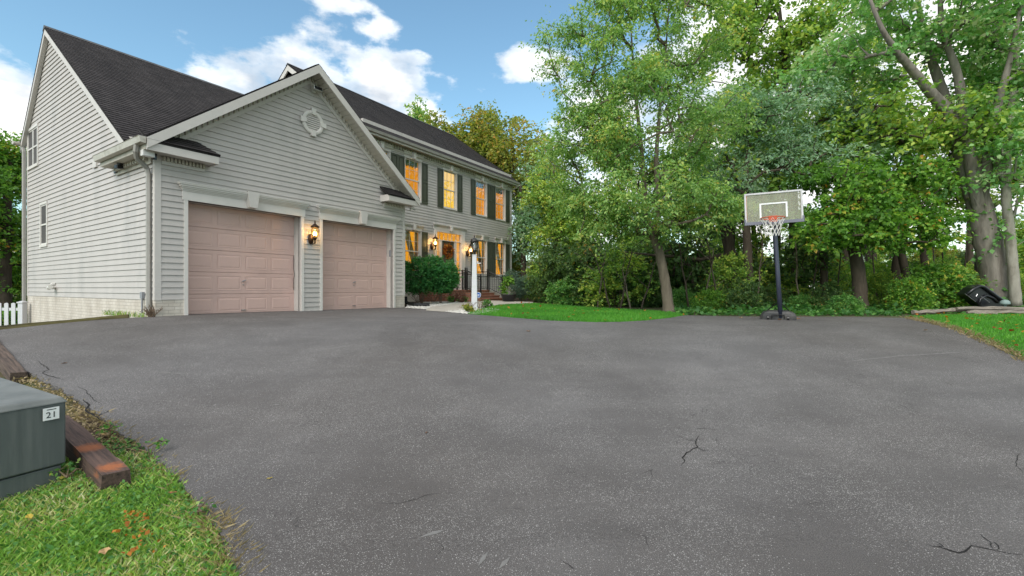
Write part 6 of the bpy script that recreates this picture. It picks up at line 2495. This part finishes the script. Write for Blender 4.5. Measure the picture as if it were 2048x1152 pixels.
tm_ = MB()
f0 = [o for o in bpy.data.objects if o.get('label', '').startswith('thick dark trunk leaning left of the hoop')][0]
bl_ = [W(x, y, D_) - Vector(f0.location) for x, y, D_ in ((1474, 512, 17.5), (1440, 512, 17.1), (1400, 520, 16.6), (1350, 514, 16.2), (1310, 512, 16.0), (1250, 505, 15.8))]
tm_.tube(bl_, [.10, .085, .07, .06, .045, .02], 7)
for i_, (x, y) in enumerate(((1430, 560), (1385, 480), (1330, 470), (1420, 470))):
    tm_.tube([bl_[min(4, 1 + i_)], W(x, y, 16.4) - Vector(f0.location)], [.03, .01], 5)
tm_.build('dead_bough', 'bark_dark', f0, smooth=True)
sr_ = random.Random(21)
for i, (x, y0, y1, D_, ln_, lab) in enumerate([(1195, 606, 500, 15.8, 8, 'thin grey sapling far left of the lawn tree'), (1222, 608, 520, 15.4, -14, 'thin grey sapling leaning left in the thicket'), (1240, 610, 495, 15.2, 12, 'thin sapling leaning right left of the lawn tree'),
                                           (1262, 612, 540, 14.8, -8, 'short thin sapling left of the lawn tree'), (1282, 612, 510, 15.0, 16, 'slanting thin sapling close left of the lawn tree'), (1378, 614, 480, 14.6, -10, 'thin sapling close right of the lawn tree'),
                                           (1408, 616, 500, 14.4, 10, 'thin grey sapling midway between lawn tree and hoop'), (1440, 616, 470, 14.2, -14, 'thin sapling slanting left before the broken bough'), (1512, 616, 480, 14.4, 6, 'thin sapling just left of the hoop pole'),
                                           (1600, 612, 470, 15.6, -6, 'thin sapling right of the hoop pole'), (1622, 610, 500, 16.4, 8, 'thin brown sapling under the bright tree'), (1672, 608, 480, 16.0, 5, 'thin straight sapling under the bright tree'),
                                           (1760, 606, 470, 16.0, -10, 'thin sapling between the two dark trunks'), (1905, 604, 400, 16.5, -20, 'thin pale sapling left of the huge maple'), (1925, 604, 330, 17.5, 10, 'tall thin pale sapling before the bright sky'),
                                           (1880, 604, 380, 18.5, -14, 'thin bare stem left behind the tipped black base'), (2005, 600, 300, 16.5, 20, 'thin dark stem between the two right trunks')]):
    b_ = Vector(((x - CX) / F * D_, D_, 0))
    b_.z = zground(b_.x, b_.y) - .1
    P_l = [Vector((0, 0, 0))]
    top_ = W(x + ln_ * 2, y1, D_) - b_
    for q in range(1, 6):
        P_l.append(Vector((0, 0, 0)).lerp(top_, q / 5) + Vector((sr_.uniform(-.03, .03), sr_.uniform(-.05, .05), 0)))
    m_ = MB().tube(P_l, [.034, .03, .026, .022, .017, .010], 6)
    for q in (2, 3, 4, 5):
        e_ = P_l[q] + Vector((sr_.uniform(-.6, .6), sr_.uniform(-.4, .4), sr_.uniform(.2, .7)))
        m_.tube([P_l[q], P_l[q].lerp(e_, .5) + Vector((0, 0, -.04)), e_], [.015, .010, .004], 4)
    o = m_.build('sapling', 'bark' if i % 3 == 0 else 'bark_dark', None, smooth=True)
    o.location = b_
    tag(o, lab, 'sapling', 'thin bare saplings')

# 9 background woods: a few prototypes, copied
protos = []
rp_ = random.Random(4)
for i, (mat_, h) in enumerate([('leaf_forest', 11), ('leaf_yellow', 10), ('leaf_pear', 12), ('leaf_forest', 13)]):
    tr = [(0, 0, 0, .24), (.2, .1, h * .3, .2), (-.1, .1, h * .6, .13), (.1, 0, h * .95, .04)]
    env = [((0, 0, h * .75), (2.4, 2.4, h * .25), 1), ((.9, 0, h * .5), (2.6, 2.4, h * .2), 1), ((-1.0, .3, h * .45), (2.4, 2.4, h * .18), 1), ((0, 0, h * .22), (1.8, 2.0, h * .10), .6)]
    p = make_tree('background_tree', (0, 0, 0), [tr], env, 190, 62, .24, mat_, 'bark_dark', 70 + i, sigma=.62, gaps=.08, gscale=.3, shell=.15, rmax=.09, branch_r=.013)
    protos.append(p)
spots = []
for row, (D0, xs) in enumerate([(24, range(1130, 2300, 190)), (31, range(980, 2300, 150)), (42, range(700, 2400, 120))]):
    for x in xs:
        D = D0 + rp_.uniform(-2.5, 2.5)
        spots.append(((x + rp_.uniform(-30, 30) - CX) / F * D, D))
# behind the house and beyond its left side
for x in range(-900, 60, 75):
    D = rp_.uniform(24, 30)
    spots.append(((x - CX) / F * D, D))
used = [0] * 4
for i, (X, Y) in enumerate(spots):
    k = rp_.randrange(4)
    o = protos[k] if not used[k] else copy_tree(protos[k])
    used[k] = 1
    sc = rp_.uniform(.42, .60) * (1 if X > 4 else 1.05)
    if X < -12:
        sc *= .75
    o.location = (X, Y, zground(X, Y) - .1)
    o.rotation_euler.z = rp_.uniform(0, 6.28)
    o.scale = (sc, sc, sc * rp_.uniform(.9, 1.15))
    px_ = CX + X / Y * F
    wh_ = next(w_ for lim, w_ in ((60, 'in the lower yard past the side wall'), (900, 'behind the main house'), (1100, 'past the right house end'), (1250, 'behind the left part of the island lawn'), (1400, 'behind the lawn tree'), (1520, 'left behind the hoop'),
                                 (1640, 'straight behind the hoop'), (1800, 'behind the bright spreading tree'), (1920, 'behind the white posted sign'), (9999, 'behind the huge maple')) if px_ < lim)
    tag(o, '%s background tree %s, %s row' % (('green', 'yellowing', 'olive green', 'tall green')[k], wh_, 'near' if Y < 26.5 else 'middle' if Y < 35 else 'far'), 'tree', 'background trees of the woods')


# ------------------------------------------------------------------ shrubs
def make_shrub(name, base, env, ncl, per, ls, lm_, seed, stems=7, bark='twig', sigma=.16, flat=.8, gaps=.1, gscale=1.2, droop=.2, width=.32, shell=.3, up=.8, **kw):
    rg = random.Random(seed)
    tr = []
    for i in range(stems):
        a = rg.uniform(0, 6.28)
        rx = env[0][1][0]
        q = rg.uniform(.1, .45) * rx
        hz_ = env[0][0][2]
        r0_ = min(.014, .03 * rx)
        tr.append([(math.cos(a) * .06 * min(1, rx), math.sin(a) * .06 * min(1, rx), -.05, r0_), (math.cos(a) * q * .5, math.sin(a) * q * .5, hz_ * .5, r0_ * .8), (math.cos(a) * q, math.sin(a) * q, hz_ * .95, r0_ * .45)])
    return make_tree(name, base, tr, env, ncl, per, ls, lm_, bark, seed, sigma=sigma, flat=flat, gaps=gaps, gscale=gscale, droop=droop, width=width, shell=shell, rmax=.012, branch_r=.003, zmin=.1, leaf_up=up, **kw)


# burning-bush hedge between garage and porch
for i, (x, D, ytop, rx, lab) in enumerate([(842, 17.2, 517, 48, 'dense green clipped bush next to the garage corner'), (882, 17.6, 513, 34, 'dense green bush in front of the brick porch')]):
    bs = Vector(((x - CX) / F * D, D, 0))
    bs.z = zdrive(bs.x, bs.y)
    h_top = CAMZ + (CY - ytop) / F * D - bs.z
    rxm = rx / F * D
    t = make_shrub('green_bush', bs, [((0, 0, h_top * .64), (rxm, .75, h_top * .36), 1), ((0, -.1, h_top * .42), (rxm * .85, .6, h_top * .16), .6)], 260, 60, .075, 'leaf_euonymus', 80 + i, sigma=.11, shell=.45, gaps=.2, gscale=2.0)
    tag(t, lab, 'shrub')
# blue-green conifer-like shrub right of the steps
D = 22.0
bs = Vector(((1028 - CX) / F * D, D, 0)); bs.z = zdrive(bs.x, bs.y)
t = make_shrub('conifer_shrub', bs, [((0, 0, .7), (.75, .7, .75), 1)], 170, 70, .085, 'leaf_spruce', 84, sigma=.12, width=.10, up=.3, shell=.35)
tag(t, 'blue-green feathery conifer shrub right of the front steps', 'shrub')
# potted plant
pb = G(1017, 605)
r = make_shrub('potted_plant', pb + Vector((0, 0, .30)), [((0, 0, .42), (.34, .30, .28), 1)], 46, 20, .09, 'leaf_bright', 85, stems=6, sigma=.12, bark='concrete')
tag(r, 'leafy shrub in a black plastic pot beside the steps', 'potted plant')
MB().lathe([(.24, -.32), (.30, -.02), (.33, 0), (.33, .03), (.28, .03), (.27, -.02)], (0, 0, 0), 16).build('pot', 'terracotta', r, smooth=True)


# bare twiggy shrubs
def twigs(name, base, n, h, spread, mat, label, seed):
    rg = random.Random(seed)
    m = MB()
    for i in range(n):
        a = rg.uniform(0, 6.28)
        p = Vector((rg.uniform(-.05, .05), rg.uniform(-.05, .05), -.03))
        d = Vector((math.cos(a) * spread, math.sin(a) * spread, 1)).normalized()
        L = [p.copy()]
        hh_ = h * rg.uniform(.6, 1.1)
        for j in range(5):
            d = (d + Vector((rg.uniform(-.3, .3), rg.uniform(-.3, .3), rg.uniform(-.15, .1)))).normalized()
            p = p + d * hh_ / 5
            L.append(p.copy())
        m.tube(L, [.009 * (1 - j / 6.5) for j in range(6)], 4)
        for j in range(2, 5):
            q = L[j]
            e = q + Vector((rg.uniform(-.2, .2), rg.uniform(-.2, .2), rg.uniform(.05, .22))) * h
            m.tube([q, q.lerp(e, .5) + Vector((0, 0, .02)), e], [.005, .004, .002], 4)
    o = m.build(name, mat, None)
    o.location = base
    tag(o, label, 'shrub')


for i, (x, y, n, h, sp_, m_, lab) in enumerate([(836, 606, 14, .85, .9, 'twig', 'bare tan branches arching under the bush by the garage'), (868, 606, 14, .8, .8, 'twig', 'bare tangled branches before the brick porch'),
                                                (905, 606, 26, .75, .7, 'twig_red', 'reddish twiggy bare shrub against the brick steps'), (922, 607, 22, .6, .7, 'twig_red', 'small reddish twiggy shrub left of the lamp post'),
                                                (936, 622, 8, .42, .8, 'twig', 'sparse rose canes left of the lamp post foot'), (962, 619, 9, .35, .8, 'twig', 'sparse rose canes right of the lamp post foot'),
                                                (305, 634.5, 30, .30, .4, 'twig', 'dry brown weed stalks at the garage corner')]):
    twigs('bare_shrub', G(x, y), n, h, sp_, m_, lab, 100 + i)
# small green tufts in the stone bed
for i, (x, y, lm_, lab) in enumerate([(944, 626, 'leaf_yellow', 'small yellow-green tuft at the lamp post foot'), (975, 615, 'leaf_ground', 'low green weeds right of the lamp post'), (925, 605, 'leaf_ground', 'low green weeds in front of the brick steps'), (905, 607, 'leaf_ground', 'low green weeds below the reddish twigs')]):
    bs = G(x, y)
    t = make_shrub('small_plant', bs, [((0, 0, .12), (.22, .18, .10), 1)], 16, 22, .06, lm_, 110 + i, stems=3, sigma=.06)
    tag(t, lab, 'plant')

# thicket at the wood's edge: shrub prototypes, copied
sp_protos = []
for i, (mt_, h, wd) in enumerate([('leaf_dark', 1.7, 1.2), ('leaf_dark', 2.3, 1.3), ('leaf_ground', 1.3, 1.1), ('leaf_bright', 1.9, 1.0), ('leaf_forest', 2.6, 1.4)]):
    p = make_shrub('thicket_shrub', (0, 0, 0), [((0, 0, h * .55), (wd, wd, h * .5), 1), ((0, 0, h * .25), (wd, wd, h * .25), .6)], 110, 62, .12, mt_, 130 + i, stems=9, bark='bark_dark', sigma=.24, shell=.1)
    sp_protos.append(p)
usedp = [0] * 5
SP = []
for x in range(1130, 1560, 46):          # front row along the island lawn
    SP.append((x + rp_.uniform(-14, 14), 15.5 + max(0, (1400 - x)) / 500 * 3 + rp_.uniform(-.4, 1.2), (0, 4, 1, 0, 2)[(x // 46) % 5], rp_.uniform(.40, .95)))
for x in range(1600, 2120, 75):          # low growth past the hoop
    SP.append((x + rp_.uniform(-20, 20), (14.6 if x < 1860 else 15.6) + rp_.uniform(-.3, 1.0), (2, 0, 4)[(x // 75) % 3], rp_.uniform(.28, .5)))
for x in range(1120, 1560, 62):          # behind
    SP.append((x + rp_.uniform(-15, 15), 18.5 + rp_.uniform(0, 1.5), rp_.choice((0, 1, 4)), rp_.uniform(.8, 1.25)))
for x in range(1580, 2140, 95):
    SP.append((x + rp_.uniform(-15, 15), 19 + rp_.uniform(0, 1.5), rp_.choice((0, 4, 4)), rp_.uniform(.45, .75)))
for x in range(1110, 2140, 85):
    SP.append((x + rp_.uniform(-15, 15), 23 + rp_.uniform(-1, 1.5), rp_.choice((1, 4, 4, 3)), rp_.uniform(.9, 1.3)))
for x, D, k, s in [(1070, 24, 4, .55), (1096, 22, 0, .7), (1085, 28, 1, .9), (1110, 20, 0, .6), (20, 15.5, 3, .6), (-10, 16, 0, .7), (30, 18, 4, .8), (-40, 16, 2, .8), (1690, 13.2, 2, .35), (1820, 13.3, 3, .5), (1870, 14.0, 3, .75), (1900, 14.5, 4, .6),
                   (1480, 13.8, 0, .5), (1420, 13.9, 3, .4)]:
    SP.append((x, D, k, s))
lab_k = ['dark green rounded shrub', 'tall dark green shrub', 'low leafy light green shrub', 'mid green loose shrub', 'yellow-green loose shrub']
for x, D, k, s in SP:
    X = (x - CX) / F * D
    o = sp_protos[k] if not usedp[k] else copy_tree(sp_protos[k])
    usedp[k] = 1
    o.location = (X, D, zground(X, D) - .08)
    o.rotation_euler.z = rp_.uniform(0, 6.28)
    o.scale = (s * rp_.uniform(.85, 1.2), s * rp_.uniform(.85, 1.2), s * rp_.uniform(.85, 1.15))
    wh_ = next(w_ for lim, w_ in ((60, 'left of the side wall'), (1100, 'next to the house end'), (1230, 'behind the left part of the island lawn'), (1330, 'left of the lawn tree trunk'), (1450, 'right of the lawn tree trunk'),
                                 (1540, 'left of the hoop pole'), (1640, 'right of the hoop pole'), (1770, 'below the bright spreading tree'), (1880, 'near the white posted sign'), (9999, 'near the huge maple trunk')) if x < lim)
    row_ = 'front' if D < 16.2 else 'middle' if D < 21 else 'back'
    sz_ = 'small ' if s < .5 else 'large ' if s > 1.0 else ''
    tag(o, sz_ + lab_k[k].replace('low ', '') + ', %s row, %s' % (row_, wh_), 'shrub', 'thicket shrubs')
# leafy ground cover along the wood's edge
Pg = []
rg_ = np.random.default_rng(9)
while len(Pg) < 8000:
    x = rg_.uniform(1350, 2150)
    D = rg_.uniform(12.0, 17)
    X = (x - CX) / F * D
    if in_drive(X, D) or in_lawn_a(X, D) or in_lawn_b(X, D):
        continue
    if D < 12.6 + max(0, (x - 1800) * .002) and x > 1800:
        continue
    Pg.append((X, D, zground(X, D) - .04 + rg_.uniform(.0, .26) * max(.1, mnoise.noise((X * 1.3, D * 1.3, 2)) + .45)))
Pg = np.array(Pg)
o = bpy.data.objects.new('ground_cover', quad_mesh('ground_cover', leaves(rg_, Pg, .12, None, None, 0., .38, 1.4), rg_.uniform(0, 1, len(Pg)) ** 2 * .75, 'leaf_ground'))
link(o)
stuff(o, 'leafy green ground cover along the edge of the woods', 'ground cover')
# leaf litter on the lawns
Pl = []
for ins, n_, bx4 in ((in_lawn_a, 60, bbox(lawn_poly)), (in_lawn_b, 260, (6.5, 14, 4, 12.5))):
    Pl.append(scatter(rg_, ins, *bx4, n_, lambda a, b: zdrive(a, b) + .045))
Pl = np.concatenate(Pl)
o = bpy.data.objects.new('leaf_litter', quad_mesh('leaf_litter', leaves(rg_, Pl, .08, None, None, 0., .4, 3.), rg_.uniform(0, 1, len(Pl)), 'leaf_wreath'))
link(o)
stuff(o, 'scattered orange fallen leaves on the lawns', 'leaf litter')
# orange mushrooms-like leaf crumbs in the near grass
Pl = []
for (x, y, n_, s_) in ((265, 1055, 26, .05), (285, 1085, 22, .045), (270, 1045, 10, .04), (275, 1120, 12, .05)):
    c_ = G(x, y)
    for _ in range(n_):
        Pl.append((c_.x + rg_.normal() * s_, c_.y + rg_.normal() * s_, c_.z + rg_.uniform(.045, .07)))
Pl = np.array(Pl)
o = bpy.data.objects.new('leaf_crumbs', quad_mesh('leaf_crumbs', leaves(rg_, Pl, .028, None, None, 0., .4, 2.), rg_.uniform(0, 1, len(Pl)), 'leaf_orange'))
link(o)
stuff(o, 'orange leaf crumbs scattered in the near left grass', 'leaf litter')
# rank weeds round the timber end
for i, (x, y, s_, lab) in enumerate([(300, 912, .13, 'broad-leaved weed at the broken asphalt edge'), (140, 958, .10, 'weed with round leaves beside the cabinet foot'), (222, 868, .09, 'small weed tuft between timber and asphalt'), (395, 1030, .08, 'flat broad-leaved weed at the near asphalt edge')]):
    bs = G(x, y)
    t = make_shrub('weed', bs, [((0, 0, s_ * .6), (s_, s_, s_ * .4), 1)], 6, 8, .034, 'leaf_ground', 150 + i, stems=3, sigma=.035)
    tag(t, lab, 'weed')
print('triangles', sum(len(o.data.polygons) for o in {ob.data.name: ob for ob in bpy.data.objects if ob.type == 'MESH'}.values()))
